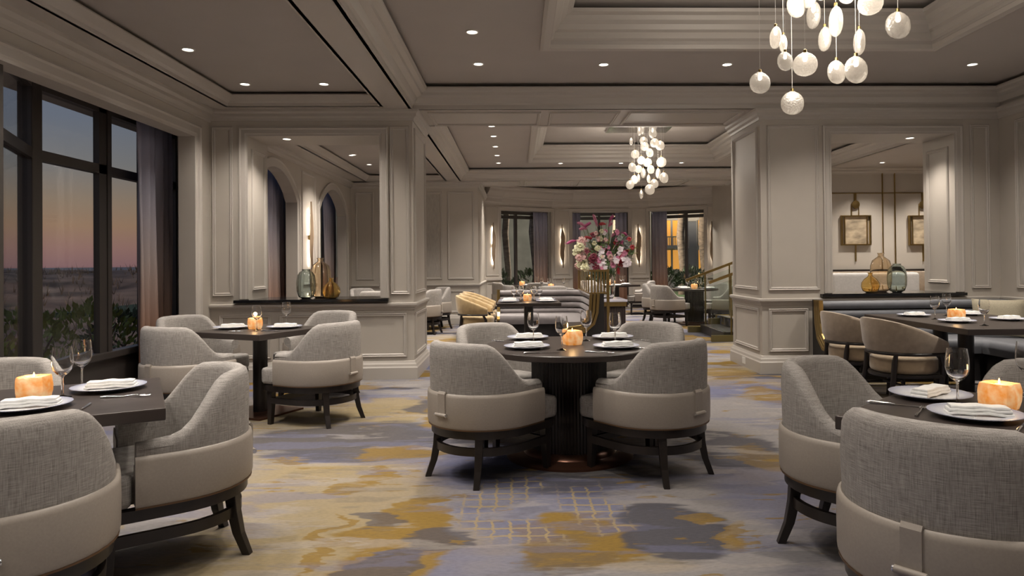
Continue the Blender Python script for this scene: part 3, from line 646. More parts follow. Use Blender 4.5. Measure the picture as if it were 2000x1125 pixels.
def leg(mb, pts, s0, s1, ang):
    rs = []; n = len(pts); ca, sa = math.cos(ang), math.sin(ang)
    for i, p in enumerate(pts):
        s = (s0+(s1-s0)*i/(n-1))/2
        rs.append([(p[0]+ca*a*s-sa*b_*s, p[1]+sa*a*s+ca*b_*s, p[2]) for a, b_ in ((-1, -1), (1, -1), (1, 1), (-1, 1))])
    return mb.rings(rs)
def barrel_chair():
    r = thing('barrel_chair', 'x', 'chair'); R, YF = .345, .175
    pth = refine(u_path(R-.006, YF))
    def top(y): return .612+.223*(1-sst((y+.235)/.275))-.014*max(0, y)/.17+.012*max(0, 1-abs(y+.34)/.2)
    def sec(x, y):
        h = top(y); return [(.004, .50), (.0, .56), (-.004, h-.10) if h > .72 else (0, .575), (.0, h-.035), (.008, h-.014), (.026, h-.001), (.05, h), (.068, h-.010), (.080, h-.034), (.088, .50+.0*h), (.085, .42), (.03, .42)]
    shell(pth, sec).build('backrest', 'tweed', r, 55)
    bpth = refine(u_path(R+.004, YF+.006))
    shell(bpth, lambda x, y: [(.0, .342), (-.007, .36), (-.008, .46), (-.007, .525), (-.003, .543), (.006, .548), (.016, .543), (.02, .52), (.07, .50), (.07, .342)]).build('leather_band', 'leather', r, 50)['label'] = 'smooth greige leather band'
    shell(bpth, lambda x, y: [(-.003, .335), (-.003, .342), (.03, .342), (.03, .335)]).build('bronze_piping', 'bronze_trim', r)
    # seat cushion, T shaped in front of the arms
    poly = [(-.262, -.08), (-.20, -.2), (-.1, -.26), (.1, -.26), (.2, -.2), (.262, -.08), (.268, YF+.012), (.325, YF+.015), (.332, .31), (.305, .352), (.15, .376), (-.15, .376), (-.305, .352), (-.332, .31), (-.325, YF+.015), (-.268, YF+.012)]
    MB().prism(poly, .338, .470).build('seat', 'tweed', r, 60, bevel=.028, segs=3)
    # wooden seat ring
    ring = refine(u_path(R-.012, .26)); ring = ring+[(.30, .325), (.15, .352), (0, .358), (-.15, .352), (-.30, .325)]
    MB().sweep(ring, [(0, .283), (0, .331), (.05, .331), (.05, .283)], True).build('seat_frame', 'dark_wood', r, 40)
    st = refine(u_path(R-.038, .25))
    MB().sweep(st, [(0, .178), (0, .226), (.024, .226), (.024, .178)]).build('stretcher', 'dark_wood', r, 40)
    MB().box(-.29, .29, .235, .262, .182, .222).build('stretcher', 'dark_wood', r)
    for s in (-1, 1):
        leg(MB(), [(s*.185, -.225, .30), (s*.187, -.235, .2), (s*.197, -.252, .1), (s*.215, -.285, .0)], .052, .036, s*.7).build('leg', 'dark_wood', r, bevel=.003)
        leg(MB(), [(s*.275, .268, .30), (s*.277, .27, .15), (s*.282, .275, 0)], .052, .036, 0).build('leg', 'dark_wood', r, bevel=.003)
    # pull strap with a rolled handle
    R2 = -(R+.014)
    s_ = MB().rings([[(x, R2+.030, .546), (x, R2+.006, .560), (x, R2-.004, .545), (x, R2-.003, .425), (x, R2+.004, .425), (x, R2+.004, .54), (x, R2+.012, .552), (x, R2+.03, .540)] for x in (-.030, .030)]).build('strap', 'leather', r)
    hd = MB().tube([(-.045, R2-.006, .420), (.045, R2-.006, .420)], .0115, 12).build('strap_handle', 'leather', s_, 50)
    for s in (-1, 1): MB().tube([(s*.044, R2-.006, .420), (s*.050, R2-.006, .420)], .0105, 12).build('handle_cap', 'steel', s_, 50)
    return r
BCH = Proto(barrel_chair())
def chair(x, y, f, label, group=None): return BCH.put((x, y, 0), face(*f), label, group)
def tub_chair(fab='tan_back', seat='tan_velvet'):
    r = thing('tub_chair', 'x', 'chair'); R, YF = .315, .22
    pth = refine(u_path(R, YF, taper=.97))
    def sec(x, y):
        t = (y+R)/(YF+R); h = .81-.20*t**1.15; lean = .035*(1-t)
        return [(.012, .515), (-lean*.4, .58), (-lean, h-.03), (.006-lean, h-.006), (.022-lean, h), (.038-lean, h-.008), (.045-lean, h-.03), (.055, .58), (.05, .515)]
    shell(pth, sec).build('backrest', fab, r, 55)
    MB().sweep(pth, [(.004, .488), (.0, .503), (.01, .515), (.048, .515), (.056, .503), (.052, .488)]).build('back_rail', 'dark_wood', r, 60)
    rr = refine(u_path(R-.03, .20))+[(.2, .262), (0, .285), (-.2, .262)]
    MB().sweep(rr, [(0, .292), (-.006, .305), (0, .322), (.045, .322), (.045, .292)], True).build('seat_frame', 'dark_wood', r, 60)
    poly = [(.275*math.cos(2*PI*k/28)*(1.0), .27*math.sin(2*PI*k/28)) for k in range(28)]
    poly = [(x*1.02, y if y < 0 else y*1.03) for x, y in poly]
    MB().prism(poly, .322, .468).build('seat', seat, r, 60, bevel=.045, segs=4)
    for s in (-1, 1):
        MB().tube([(s*.235, .175, 0), (s*.262, .185, .30), (s*.272, .19, .42), (s*.285, .15, .50)], [.015, .023, .024, .018], 10).build('leg', 'dark_wood', r, 60)
        MB().tube([(s*.225, -.30, 0), (s*.20, -.235, .30), (s*.195, -.22, .42), (s*.21, -.215, .50)], [.015, .023, .024, .018], 10).build('leg', 'dark_wood', r, 60)
        MB().tube([(s*.25, .18, .20), (s*.212, -.26, .20)], .011, 8).build('stretcher', 'dark_wood', r, 60)
    MB().tube([(-.23, -.04, .2), (.23, -.04, .2)], .011, 8).build('stretcher', 'dark_wood', r, 60)
    return r
TCH = Proto(tub_chair()); TCG = Proto(tub_chair('gold_velvet', 'gold_velvet'))
# ---- tables
def round_table(x, y, rad, label, pr=.26, base=.437, flutes=72, drum='dark_wood'):
    r = thing('round_table', label, 'table', (x, y, 0))
    MB().lathe([(0, .706), (rad-.02, .706), (rad, .712), (rad, .744), (rad-.006, .75), (0, .75)], 72).build('tabletop', 'table_wood', r, 40)
    n = flutes*2; rs = []
    for z in (.045, .706): rs.append([((pr-(.007 if k % 2 else 0))*math.cos(2*PI*k/n), (pr-(.007 if k % 2 else 0))*math.sin(2*PI*k/n), z) for k in range(n)])
    MB().rings(rs).build('fluted_drum', drum, r)
    MB().lathe([(0, 0), (base, 0), (base, .014), (base-.02, .022), (pr+.06, .032), (pr+.045, .05), (pr+.0, .06), (0, .06)], 64).build('base_plate', 'copper_base', r, 40)
    return r
def square_table(x, y, sx, sy, ang, label, cols=((0, 0),), pr=.062, base=None, name='square_table'):
    r = thing(name, label, 'table', (x, y, 0), ang)
    MB().box(-sx/2, sx/2, -sy/2, sy/2, .70, .75).build('tabletop', 'table_wood', r, bevel=.006)
    for cx, cy in cols: MB().lathe([(pr, .012), (pr, .70)], 28).build('column', 'dark_wood', r, 40)and None
    for o, (cx, cy) in zip([c_ for c_ in r.children if c_.name.startswith('column')], cols): o.location = (cx, cy, 0)
    bs = base or (.5, .5)
    MB().box(-bs[0]/2, bs[0]/2, -bs[1]/2, bs[1]/2, 0, .018).build('base_plate', 'copper_base', r, bevel=.004)
    MB().box(-bs[0]*.4, bs[0]*.4, -bs[1]*.4, bs[1]*.4, .685, .70).build('top_plate', 'dark_wood', r)
    return r
# ---- tableware
def wine_glass():
    o = MB().lathe([(.0, .0), (.035, .0), (.035, .002), (.02, .005), (.006, .011), (.0042, .03), (.0042, .085), (.007, .094), (.022, .104), (.036, .122), (.0425, .147), (.041, .185), (.036, .222), (.0348, .222), (.0397, .185), (.0410, .147), (.0345, .1235), (.020, .1065), (.0, .102)], 28, cap=False).build('wine_glass', 'clear_glass', None, 50)
    return tag(o, 'x', 'wine glass')
def plate():
    r = thing('dinner_plate', 'x', 'plate')
    MB().lathe([(0, .004), (.07, .004), (.075, 0), (.082, .0), (.09, .006), (.15, .017), (.155, .019), (.155, .021), (.15, .021), (.095, .011), (.088, .008), (0, .008)], 48, cap=False).build('dish', 'porcelain', r, 40)
    return r
def napkin():
    r = thing('napkin', 'x', 'napkin')
    for k, (a, b_, z) in enumerate(((.105, .036, 0), (.100, .034, .011), (.094, .031, .021))):
        rs = []
        for i in range(9):
            t = i/8*2-1; sag = -.004*t*t+.002*math.sin(7*t+k)
            rs.append([(t*a, -b_, z+sag), (t*a, b_+.006*math.sin(5*t), z+sag), (t*a, b_-.002, z+.0105+sag), (t*a, -b_+.002, z+.0105+sag)])
        MB().rings(rs).build('fold', 'linen', r, 50, bevel=.003)
    return r
def knife():
    r = thing('table_knife', 'x', 'knife')
    MB().tube([(-.115, 0, .005), (-.1, 0, .006), (-.03, 0, .005), (-.012, 0, .004)], [.004, .0065, .005, .0035], 8).build('handle', 'steel', r, 60)
    MB().prism([(-.014, -.004), (.09, -.009), (.115, -.003), (.118, .003), (-.014, .005)], .002, .004).build('blade', 'steel', r); return r
def fork():
    r = thing('table_fork', 'x', 'fork')
    MB().tube([(-.1, 0, .004), (-.08, 0, .006), (-.01, 0, .004), (.035, 0, .010), (.05, 0, .008)], [.005, .0055, .003, .0028, .006], 8).build('handle', 'steel', r, 60)
    MB().box(.045, .06, -.011, .011, .006, .009).build('head', 'steel', r)
    for k in range(4): MB().tube([(.058, -.0095+k*.0063, .0075), (.085, -.0095+k*.0063, .005), (.1, -.0095+k*.0063, .008)], [.0018, .0018, .001], 6).build('tine', 'steel', r, 60)
    return r
def candle():
    r = thing('candle_holder', 'x', 'candle holder'); rg = random.Random(4); bm = bmesh.new(); bmesh.ops.create_cube(bm, size=1); bmesh.ops.subdivide_edges(bm, edges=bm.edges, cuts=5, use_grid_fill=True)
    mb = MB(); vs_ = []
    for v in bm.verts:
        p = v.co.copy(); q = p.normalized()*.62; p = p*.52+q*.52
        k = 1+.05*math.sin(9*p.x+3*p.z)*math.cos(8*p.y+1)+rg.uniform(-.015, .015)
        x, y, z = p.x*.108*k, p.y*.108*k, p.z*.115*k
        if z > .040: z = .048-(.016 if (x*x+y*y) < .024**2 else 0)
        z = max(z, -.050)
        vs_.append((x, y, z+.050))
    mb.add(vs_, [tuple(v.index for v in f.verts) for f in bm.faces]); bm.free()
    mb.build('salt_block', 'salt_rock', r, 35)
    MB().lathe([(.0, .083), (.018, .083), (.018, .092), (0, .092)], 14, cap=False).build('tealight', 'linen', r, 50)
    MB().lathe([(.0, .093), (.004, .097), (.0045, .103), (.0015, .113), (0, .116)], 8, cap=False).build('flame', 'flame', r, 60)
    ld = bpy.data.lights.new('candle_light', 'POINT'); ld.energy = .5; ld.color = (1, .6, .25); ld.shadow_soft_size = .02
    lo = bpy.data.objects.new('candle_light', ld); C.objects.link(lo); lo.parent = r; lo.location = (0, 0, .13)
    return r
GL, PL, NA, KN, FK, CA = Proto(wine_glass()), Proto(plate()), Proto(napkin()), Proto(knife()), Proto(fork()), Proto(candle())
def setting(tname, key, plates=(), glasses=(), candles=(), knives=(), forks=(), z=.75):
    """plates: (x, y, napkin angle); the label names the table they stand on"""
    for pl_ in plates:
        x, y, a = pl_[:3]; sf = ', '+pl_[3] if len(pl_) > 3 else ''
        PL.put((x, y, z), a, 'white ribbed-rim plate on '+tname+sf, 'plates on '+key)
        NA.put((x+.01*math.cos(a), y+.01*math.sin(a), z+.0135), a, 'folded white napkin on plate, '+tname[4:]+sf, 'napkins on '+key)
    for gl_ in glasses:
        x, y = gl_[:2]; sf = ', '+gl_[2] if len(gl_) > 2 else ''
        GL.put((x, y, z), 0, 'clear wine glass on '+tname+sf, 'wine glasses on '+key)
    for x, y, a in candles: CA.put((x, y, z), a, 'glowing orange salt rock candle holder on '+tname, None)
    for x, y, a in knives: KN.put((x, y, z), a, 'silver table knife lying on '+tname, 'knives on '+key)
    for x, y, a in forks: FK.put((x, y, z), a, 'silver table fork lying on '+tname, 'forks on '+key)

# ================================================================== PLACING: front room
def tz(px, py): q = at(px, py, z=.75); return (q.x, q.y)
round_table(.352, 4.844, .594, 'round dark wood table with fluted drum pedestal and copper base')
for x, y, f, t in ((-.2155, 4.46, (.676, .737), 'window side, back to the open carpet'), (.85, 4.42, (-.62, .78), 'blue banquette side, back to the open carpet'), (-.13, 5.38, (.66, -.75), 'window side, back to the grey banquette'), (.93, 5.34, (-.66, -.75), 'side of the lounge steps')):
    chair(x, y, f, 'barrel chair at the round table, '+t, 'chairs around the round table')
n1 = 'the round fluted pedestal table'
c5 = lambda u, v: tz(930+u/5.263, 620+v/5.263)
setting(n1, 'the round table', [(.06, 4.70, .1, 'open carpet and window side'), (.655, 4.655, .2, 'open carpet and blue banquette side'), (.075, 5.27, .1, 'grey banquette and window side'), (.71, 5.23, -.1, 'lounge steps side')], [(.111, 4.956, 'between the two window-side plates'), (.287, 4.576, 'towards the open carpet'), (.499, 5.098, 'behind the candle'), (.674, 4.834, 'between the two banquette-side plates')], [(.38, 4.88, .4)],
        [(*c5(675, 368), .1), (*c5(300, 252), -.5)], [(*c5(1270, 365), -.5), (*c5(1720, 325), -.4), (*c5(1640, 245), .1)])
a2 = math.radians(28)
square_table(-2.03, 3.06, .9, .9, a2, 'square dark wood table by the windows with a chair turned sideways')
for x, y, f, t in ((-1.605, 3.27, (-.81, -.585), 'beside the carpet aisle, facing the windows'), (-1.80, 2.50, (-.47, .883), 'back to the open foreground carpet'), (-2.62, 3.52, (.47, -.883), 'back to the window glass')):
    chair(x, y, f, 'barrel chair at the table by the window posts, '+t, 'chairs around the window-side front table')
n2 = 'the square table beside the window posts'
setting(n2, 'the window-side front table', [(-1.985, 2.90, .35, 'beside the candle'), (-1.905, 3.325, .3, 'with the fork')], [(-1.998, 3.137, 'next to the candle'), (-2.084, 3.416, 'behind the other glass')], [(-2.112, 3.125, .2)],
        [(*tz(163, 798), 1.9)], [(*tz(245, 776), .15)])
square_table(-2.315, 6.37, .82, .82, math.radians(-26), 'square dark wood table in front of the hatch near the windows', base=(.52, .52))
for x, y, f, t in ((-2.72, 5.86, (.44, .90), 'facing the hatch'), (-1.69, 6.03, (-.89, .45), 'facing the windows'), (-3.05, 6.75, (.89, -.45), 'beside the curtain'), (-1.97, 7.12, (-.44, -.9), 'back to the panelled hatch wall')):
    chair(x, y, f, 'barrel chair at the table below the window-side hatch, '+t, 'chairs around the table below the left hatch')
n3 = 'the square table below the window-side hatch'
setting(n3, 'the table below the left hatch', [(-2.60, 6.45, .2, 'curtain side'), (-2.12, 6.44, -.1, 'round table side')], [(-2.295, 6.24, 'before the candle'), (-2.189, 6.70, 'towards the hatch')], [(-2.37, 6.40, .3)], [(*tz(474, 648), .2)], [(*tz(528, 647), -.4)])
a4 = math.radians(42)
square_table(1.767, 2.508, .86, .86, a4, 'square dark wood table in the foreground with two white plates and a fork')
for x, y, f, t in ((1.575, 3.19, (.67, -.74), 'beside the knife and the open carpet'), (1.405, 2.215, (.775, .63), 'leather strap handle showing'), (2.33, 2.97, (-.743, -.669), 'back to the blue banquette')):
    chair(x, y, f, 'barrel chair at the table before the tan chairs, '+t, 'chairs around the foreground table near the banquette')
n4 = 'the square table before the tan tub chairs'
s4 = lambda u, v: tz(1640+u/3.75, 700+v/3.75)
setting(n4, 'the foreground table near the banquette', [(1.705, 2.855, .6, 'beside the knife'), (1.65, 2.485, -.35, 'beside the fork')], [(1.712, 2.682, 'between the two plates'), (2.13, 2.87, 'beyond the candle')], [(1.835, 2.62, .5)], [(*s4(430, 345), -.55), (*s4(1340, 500), .8)], [(*s4(590, 395), .9)])
# dining table and chairs at the blue banquette
square_table(4.25, 6.42, 1.2, 1.70, 0, 'long dark wood dining table at the blue banquette', cols=((0, .50), (0, .10)), pr=.068, base=(.45, 1.1), name='dining_table')
TCH.put((3.46, 6.20, 0), face(1, .12), 'tan velvet tub chair with dark wood legs at the long table, nearer the foreground table', None)
TCH.put((3.44, 7.0, 0), face(1, .05), 'tan velvet tub chair with dark wood legs at the long table, nearer the hatch', None)
n5 = 'the long table at the blue banquette'
setting(n5, 'the long table', [(3.985, 6.93, .2, 'tan chair side, hatch end'), (3.975, 6.22, .1, 'tan chair side, middle'), (4.58, 7.0, -.2, 'banquette side, hatch end'), (4.55, 6.36, .2, 'below the cushion')], [(3.974, 6.551, 'tan chair side'), (4.336, 6.95, 'towards the hatch'), (3.996, 5.881, 'front end')], [(4.148, 6.5, .3)])

# ---- channelled banquettes
def offset_path(path, arc=.35, n=8):
    a, b_, c_ = [Vector(p) for p in path]; d0 = (b_-a).normalized(); d1 = (c_-b_).normalized(); p0 = b_-d0*arc; p1 = b_+d1*arc; ctr = p0+d1*arc; out = [tuple(a)]
    for k in range(n+1):
        t = k/n*PI/2; out.append(tuple(ctr-d1*arc*math.cos(t)+d0*arc*math.sin(t)))
    return out+[tuple(c_)]
def banquette(name, label, path, fab, arc, rolls=4, top=.855, seat_d=.60, ends=(1, 1), back_t=.16):
    r = thing(name, label, 'banquette', (path[0][0], path[0][1], 0)); off = Vector((-path[0][0], -path[0][1], 0)); T = Matrix.Translation(off)
    pt = offset_path(path, arc); h = (top-.44)/rolls
    MB().sweep(pt, [(.0, .05), (.0, top-.02), (-.05, top-.02), (-.06, .05)], False, T).build('back_board', 'dark_plinth', r)
    for k in range(rolls):
        z0 = .44+k*h; cx = -.05; pr = [(cx, z0+.004)]+[(cx-.02-(back_t-.07)*math.sin(PI*j/8)**.5-.012*(rolls-1-k), z0+h*.5-(h*.5-.003)*math.cos(PI*j/8)) for j in range(9)]+[(cx, z0+h-.004)]
        MB().sweep(pt, pr, False, T).build('back_channel', fab, r, 60)
    MB().sweep(path, [(-.15, .30), (-.15, .45), (-.22, .465), (-seat_d+.03, .462), (-seat_d, .44), (-seat_d-.006, .37), (-seat_d+.01, .30)], False, T).build('seat', fab, r, 50)
    MB().sweep(path, [(-.15, 0), (-.15, .30), (-seat_d+.06, .30), (-seat_d+.06, 0)], False, T).build('plinth', 'dark_plinth', r)
    for end, use in zip((0, -1), ends):
        if not use: continue
        a = Vector(pt[end]); d = (Vector(pt[1])-Vector(pt[0])) if end == 0 else (Vector(pt[-2])-Vector(pt[-1])); d.normalize(); dd = Vector(((Vector(pt[1])-Vector(pt[0])).normalized() if end == 0 else (Vector(pt[-1])-Vector(pt[-2])).normalized()))
        nn = Vector((dd.y, -dd.x))      # towards the seat
        M_ = Matrix.Identity(4)
        for i in range(2): M_[i][0] = nn[i]; M_[i][2] = -d[i]; M_[i][3] = (a+Vector((off.x, off.y)))[i]
        M_[0][1] = M_[1][1] = 0; M_[2][0] = 0; M_[2][1] = 1; M_[2][2] = 0
        outl = [(0, 0), (0, top+.01), (back_t+.03, top+.01), (back_t+.05, .60), (back_t+.09, .48), (back_t+.17, .40), (seat_d+.01, .36), (seat_d+.01, .28), (seat_d-.06, .26), (seat_d-.06, 0)]
        MB().prism(outl, 0, .035, M_).build('end_panel', 'dark_plinth', r)
        for q in range(3):
            o_ = q*.052
            edge = [(back_t+.025-o_, top+.01), (back_t+.045-o_, .60), (back_t+.085-o_*.9, .48-o_*.4), (back_t+.17-o_*.5, .40-o_*.7), (seat_d+.0, .37-o_*.7)]
            MB().sweep(edge, [(-.021, 0), (-.021, .045), (-.017, .05), (.017, .05), (.021, .045), (.021, 0)], False, M_).build('brass_strip', 'brass', r)
    return r
banquette('blue_banquette', 'blue grey channelled banquette wrapping the corner under the hatch', [(3.47, 8.06), (5.66, 8.06), (5.66, 3.4)], 'blue_upholstery', .12, ends=(1, 0), seat_d=.66)
banquette('grey_banquette', 'mauve grey curved banquette with channelled back and brass ends', [(-.30, 12.25), (1.25, 12.25), (1.25, 10.12)], 'grey_upholstery', .42, seat_d=.56)
pw = MB(); rs = []
for i in range(13):
    u = i/12*2-1; row = []
    for j in range(13):
        v = j/12*2-1; th = .075*max(0, (1-u**4)*(1-v**4))**.6; row.append((u*.25*(1-.05*(1-v*v)), th, v*.21*(1-.06*(1-u*u))))
    rs.append(row)
pw.rings(rs, False, False); pw.rings([[(x, -y, z) for x, y, z in row] for row in rs], False, False)
pl = pw.build('cushion', 'pillow_fabric', None, 60); pl.location = (5.27, 7.52, .675); pl.rotation_euler = (-.28, 0, -.55); tag(pl, 'olive tan woven cushion leaning in the corner of the blue banquette', 'cushion')
# centre banquette table, tub chairs beside it
square_table(.165, 10.42, .92, .95, 0, 'dark square table in front of the curved grey banquette', pr=.07, base=(.5, .5))
n6 = 'the dark table at the curved grey banquette'
setting(n6, 'the grey banquette table', [(-.13, 10.25, .2), (.42, 10.25, -.1), (-.13, 10.68, 0), (.42, 10.68, .2)], [(-.05, 10.5), (.05, 10.42), (.25, 10.5), (.33, 10.42), (.06, 10.81), (.24, 10.82)], [(.15, 10.62, .2)])
for k, y in enumerate((11.42, 12.15, 12.9)):
    TCG.put((-.66, y, 0), face(1, -.12), 'golden tan tub chair beside the curved grey banquette, '+('whole in front', 'middle of its row', 'last of its row')[k], 'tub chairs in a row at the grey banquette')

# ---- brass screen, console, flowers
r = thing('brass_screen', 'open brass tube screen standing on the back of the grey banquette', 'screen', (1.05, 10.14, 0))
MB().box(.0, .26, -.012, .012, 1.185, 1.215).build('top_rail', 'brass', r, bevel=.003); MB().box(.0, .26, -.012, .012, .86, .885).build('bottom_rail', 'brass', r, bevel=.003)
MB().box(-.006, .006, 0, 1.9, 1.195, 1.215).build('top_rail', 'brass', r, bevel=.003); MB().box(-.006, .006, 0, 1.9, .86, .88).build('bottom_rail', 'brass', r, bevel=.003)
for k in range(5): MB().tube([(.03+k*.045, 0, .875), (.03+k*.045, 0, 1.19)], .012, 10).build('post', 'brass', r, 60)
for k in range(6): MB().tube([(0, .2+k*.33, .875), (0, .2+k*.33, 1.19)], .010, 10).build('post', 'brass', r, 60)
MB().box(.245, .285, -.02, .02, 0, 1.22).build('end_post', 'brass', r, bevel=.004)
r = thing('console', 'small ribbed console with a pale marble top behind the brass screen', 'console', (1.52, 11.35, 0))
MB().box(-.20, .20, -.45, .45, .70, .735).build('marble_top', 'marble', r, bevel=.005)
MB().box(-.185, .185, -.43, .43, .63, .70).build('apron', 'brass', r, bevel=.004); MB().box(-.16, .16, -.40, .40, 0, .63).build('body', 'ribbed_bronze', r)
for k in range(14): MB().tube([(-.162+k*.025, -.405, .02), (-.162+k*.025, -.405, .63)], .0105, 8).build('rib', 'ribbed_bronze', r, 60)
for k in range(30): MB().tube([(.165, -.39+k*.027, .02), (.165, -.39+k*.027, .63)], .0115, 6).build('rib', 'ribbed_bronze', r, 60)
def flowers(x, y, z0):
    r = thing('flower_arrangement', 'tall mixed arrangement of pink, white and burgundy flowers on the console', 'flowers', (x, y, z0)); rg = random.Random(21)
    MB().lathe([(0, 0), (.10, 0), (.13, .06), (.14, .2), (.11, .36), (.10, .40), (.095, .40), (.105, .36), (.135, .2), (.125, .06), (.095, .008), (0, .008)], 28, cap=False).build('vase', 'clear_glass', r, 50)
    for nm, c_, rg_ in (('petal_pink', (.50, .17, .27), .6), ('petal_magenta', (.42, .07, .20), .6), ('petal_white', (.72, .64, .68), .5), ('petal_burgundy', (.16, .02, .04), .6), ('petal_blush', (.60, .36, .34), .6), ('petal_cream', (.58, .56, .36), .6), ('foliage_grey', (.22, .24, .22), .7), ('petal_red', (.36, .03, .04), .5)):
        if nm not in MT: mat(nm, c_, rg_, noise=(25, .25))
    zc = .78
    def stem(p, q, rad=.004, m_='stem_green'): MB().tube([p, ((p[0]+q[0])/2*1.1, (p[1]+q[1])/2*1.1, (p[2]+q[2])/2), q], rad, 5).build('stem', m_, r)
    def petals(c_, d, rad, n, m_, nm, curl=.3, wd=.5):
        d = Vector(d).normalized(); a = d.orthogonal().normalized(); b_ = d.cross(a); mb = MB()
        for k in range(n):
            t = 2*PI*k/n+rg.random()*.5; e = a*math.cos(t)+b_*math.sin(t); sd = d.cross(e)
            p0 = Vector(c_); p1 = p0+e*rad*.55+d*rad*curl; p2 = p0+e*rad+d*rad*curl*.5
            mb.add([p0-sd*rad*.08, p0+sd*rad*.08, p1+sd*rad*wd*.6, p2+sd*rad*.15, p2-sd*rad*.15, p1-sd*rad*wd*.6], [(0, 1, 2, 5), (5, 2, 3, 4)])
        return mb.build(nm, m_, r)
    # pixel-placed blooms: (dx, dz) in metres about the arrangement's axis
    S = 11.4/CF
    def pos(u, v, dy=None): q = at(1090+u/7.03, 400+v/7.03, y=y+(rg.uniform(-.28, .12) if dy is None else dy)); return q-Vector((x, y, z0))
    # plumes
    for (u, v, u2, v2, m_) in ((480, 130, 540, 300, 'petal_pink'), (260, 245, 380, 300, 'petal_pink'), (290, 335, 400, 330, 'petal_pink'), (450, 245, 340, 330, 'petal_magenta'), (760, 150, 700, 240, 'petal_magenta'), (745, 250, 690, 300, 'petal_pink'), (810, 370, 740, 440, 'petal_pink'), (945, 420, 880, 390, 'petal_magenta'), (115, 535, 260, 490, 'petal_magenta'), (360, 440, 520, 490, 'petal_red'), (560, 270, 660, 268, 'petal_red'), (440, 405, 550, 405, 'petal_red'), (380, 700, 375, 760, 'petal_magenta'), (585, 500, 580, 570, 'petal_magenta'), (870, 500, 880, 545, 'petal_magenta'), (980, 635, 900, 650, 'petal_red'), (830, 950, 825, 860, 'petal_red')):
        p, q = pos(u, v, -.1), pos(u2, v2, -.1); mb = MB(); mid = (p+q)/2+Vector((0, 0, .015))
        mb.tube([q, (q+mid)/2, mid, (mid+p)/2, p], [.006, .018, .025, .025, .012], 7)
        for k in range(40):
            t = rg.random(); c_ = q.lerp(p, t); e = Vector((rg.uniform(-1, 1), rg.uniform(-1, 1), rg.uniform(-1, 1))).normalized(); c_ = c_+e*.022
            mb.add([c_, c_+e*.02+Vector((0, 0, .008)), c_+e.orthogonal()*.010], [(0, 1, 2)])
        mb.build('flower_plume', m_, r); stem((q.x*.1, q.y*.1, .3), tuple(q))
    for u, v, m_, R_ in [(340, 500, 'petal_blush', .09), (400, 640, 'petal_blush', .09), (300, 560, 'petal_cream', .09), (270, 640, 'petal_cream', .08), (300, 720, 'petal_blush', .09), (490, 670, 'petal_burgundy', .10), (470, 720, 'petal_burgundy', .08), (620, 440, 'petal_cream', .05), (590, 465, 'petal_cream', .045), (530, 610, 'petal_cream', .05), (640, 600, 'petal_red', .07), (520, 860, 'petal_burgundy', .06), (740, 790, 'petal_burgundy', .07), (860, 810, 'petal_red', .06), (650, 540, 'foliage_grey', .08), (500, 550, 'foliage_grey', .08), (330, 800, 'petal_cream', .10), (380, 860, 'petal_cream', .08), (440, 780, 'petal_blush', .08), (280, 840, 'petal_blush', .07)]:
        c_ = pos(u, v)
        for k in range(3): petals(c_+Vector((rg.uniform(-.02, .02), -.01*k, rg.uniform(-.02, .02))), (rg.uniform(-.4, .4), -1, rg.uniform(-.1, .6)), R_*(1-.25*k), 9, m_, 'bloom', .25+.25*k)
        stem((c_.x*.1, c_.y*.1, .3), tuple(c_), .003)
    for u, v in ((600, 640), (600, 715), (510, 745), (560, 765), (625, 780), (570, 820), (640, 850), (615, 870), (860, 610), (850, 660), (910, 670), (900, 740), (950, 760), (930, 820), (840, 720), (970, 800), (800, 770), (460, 850)):
        petals(pos(u, v, -.2), (rg.uniform(-.3, .3), -1, rg.uniform(-.2, .4)), .055, 5, 'petal_white' if rg.random() < .75 else 'petal_pink', 'orchid', .12, .9)
    for k in range(70):
        a = rg.uniform(0, 2*PI); q_ = math.sqrt(rg.random()); c_ = Vector((.40*q_*math.cos(a), -.10-.15*rg.random(), .80+.30*q_*math.sin(a)))
        m_ = rg.choice(['petal_blush', 'petal_pink', 'petal_cream', 'petal_white', 'foliage_grey', 'stem_green', 'petal_burgundy', 'stem_green'] if c_.x < .1 else ['petal_white', 'petal_red', 'stem_green', 'foliage_grey', 'stem_green', 'petal_pink'])
        petals(c_, (rg.uniform(-.7, .7), -1, rg.uniform(-.4, .8)), rg.uniform(.03, .055), 6, m_, 'blossom', .35, .8)
    for k in range(90):
        a = rg.uniform(0, 2*PI); el_ = rg.uniform(-.15, 1.3); Ln = rg.uniform(.32, .62); d = Vector((math.cos(a)*math.cos(el_), .6*math.sin(a)*math.cos(el_), math.sin(el_))); p = Vector((0, 0, .62))+d*.1; q = Vector((0, 0, .66))+d*Ln; s_ = d.orthogonal().normalized()*rg.uniform(.012, .03)
        m_ = (p+q)/2+Vector((0, 0, .04)); MB().add([p, m_+s_, q, m_-s_], [(0, 1, 2, 3)]).build('leaf', rg.choice(['plant_leaf', 'stem_green', 'foliage_grey']), r)
    for k in range(16):
        a = rg.uniform(0, 2*PI); p = (0, 0, .3); q = (math.cos(a)*.4, math.sin(a)*.22, rg.uniform(.5, 1.05)); stem(p, q, .0025, rg.choice(['stem_green', 'foliage_grey']))
flowers(1.46, 11.4, .735)

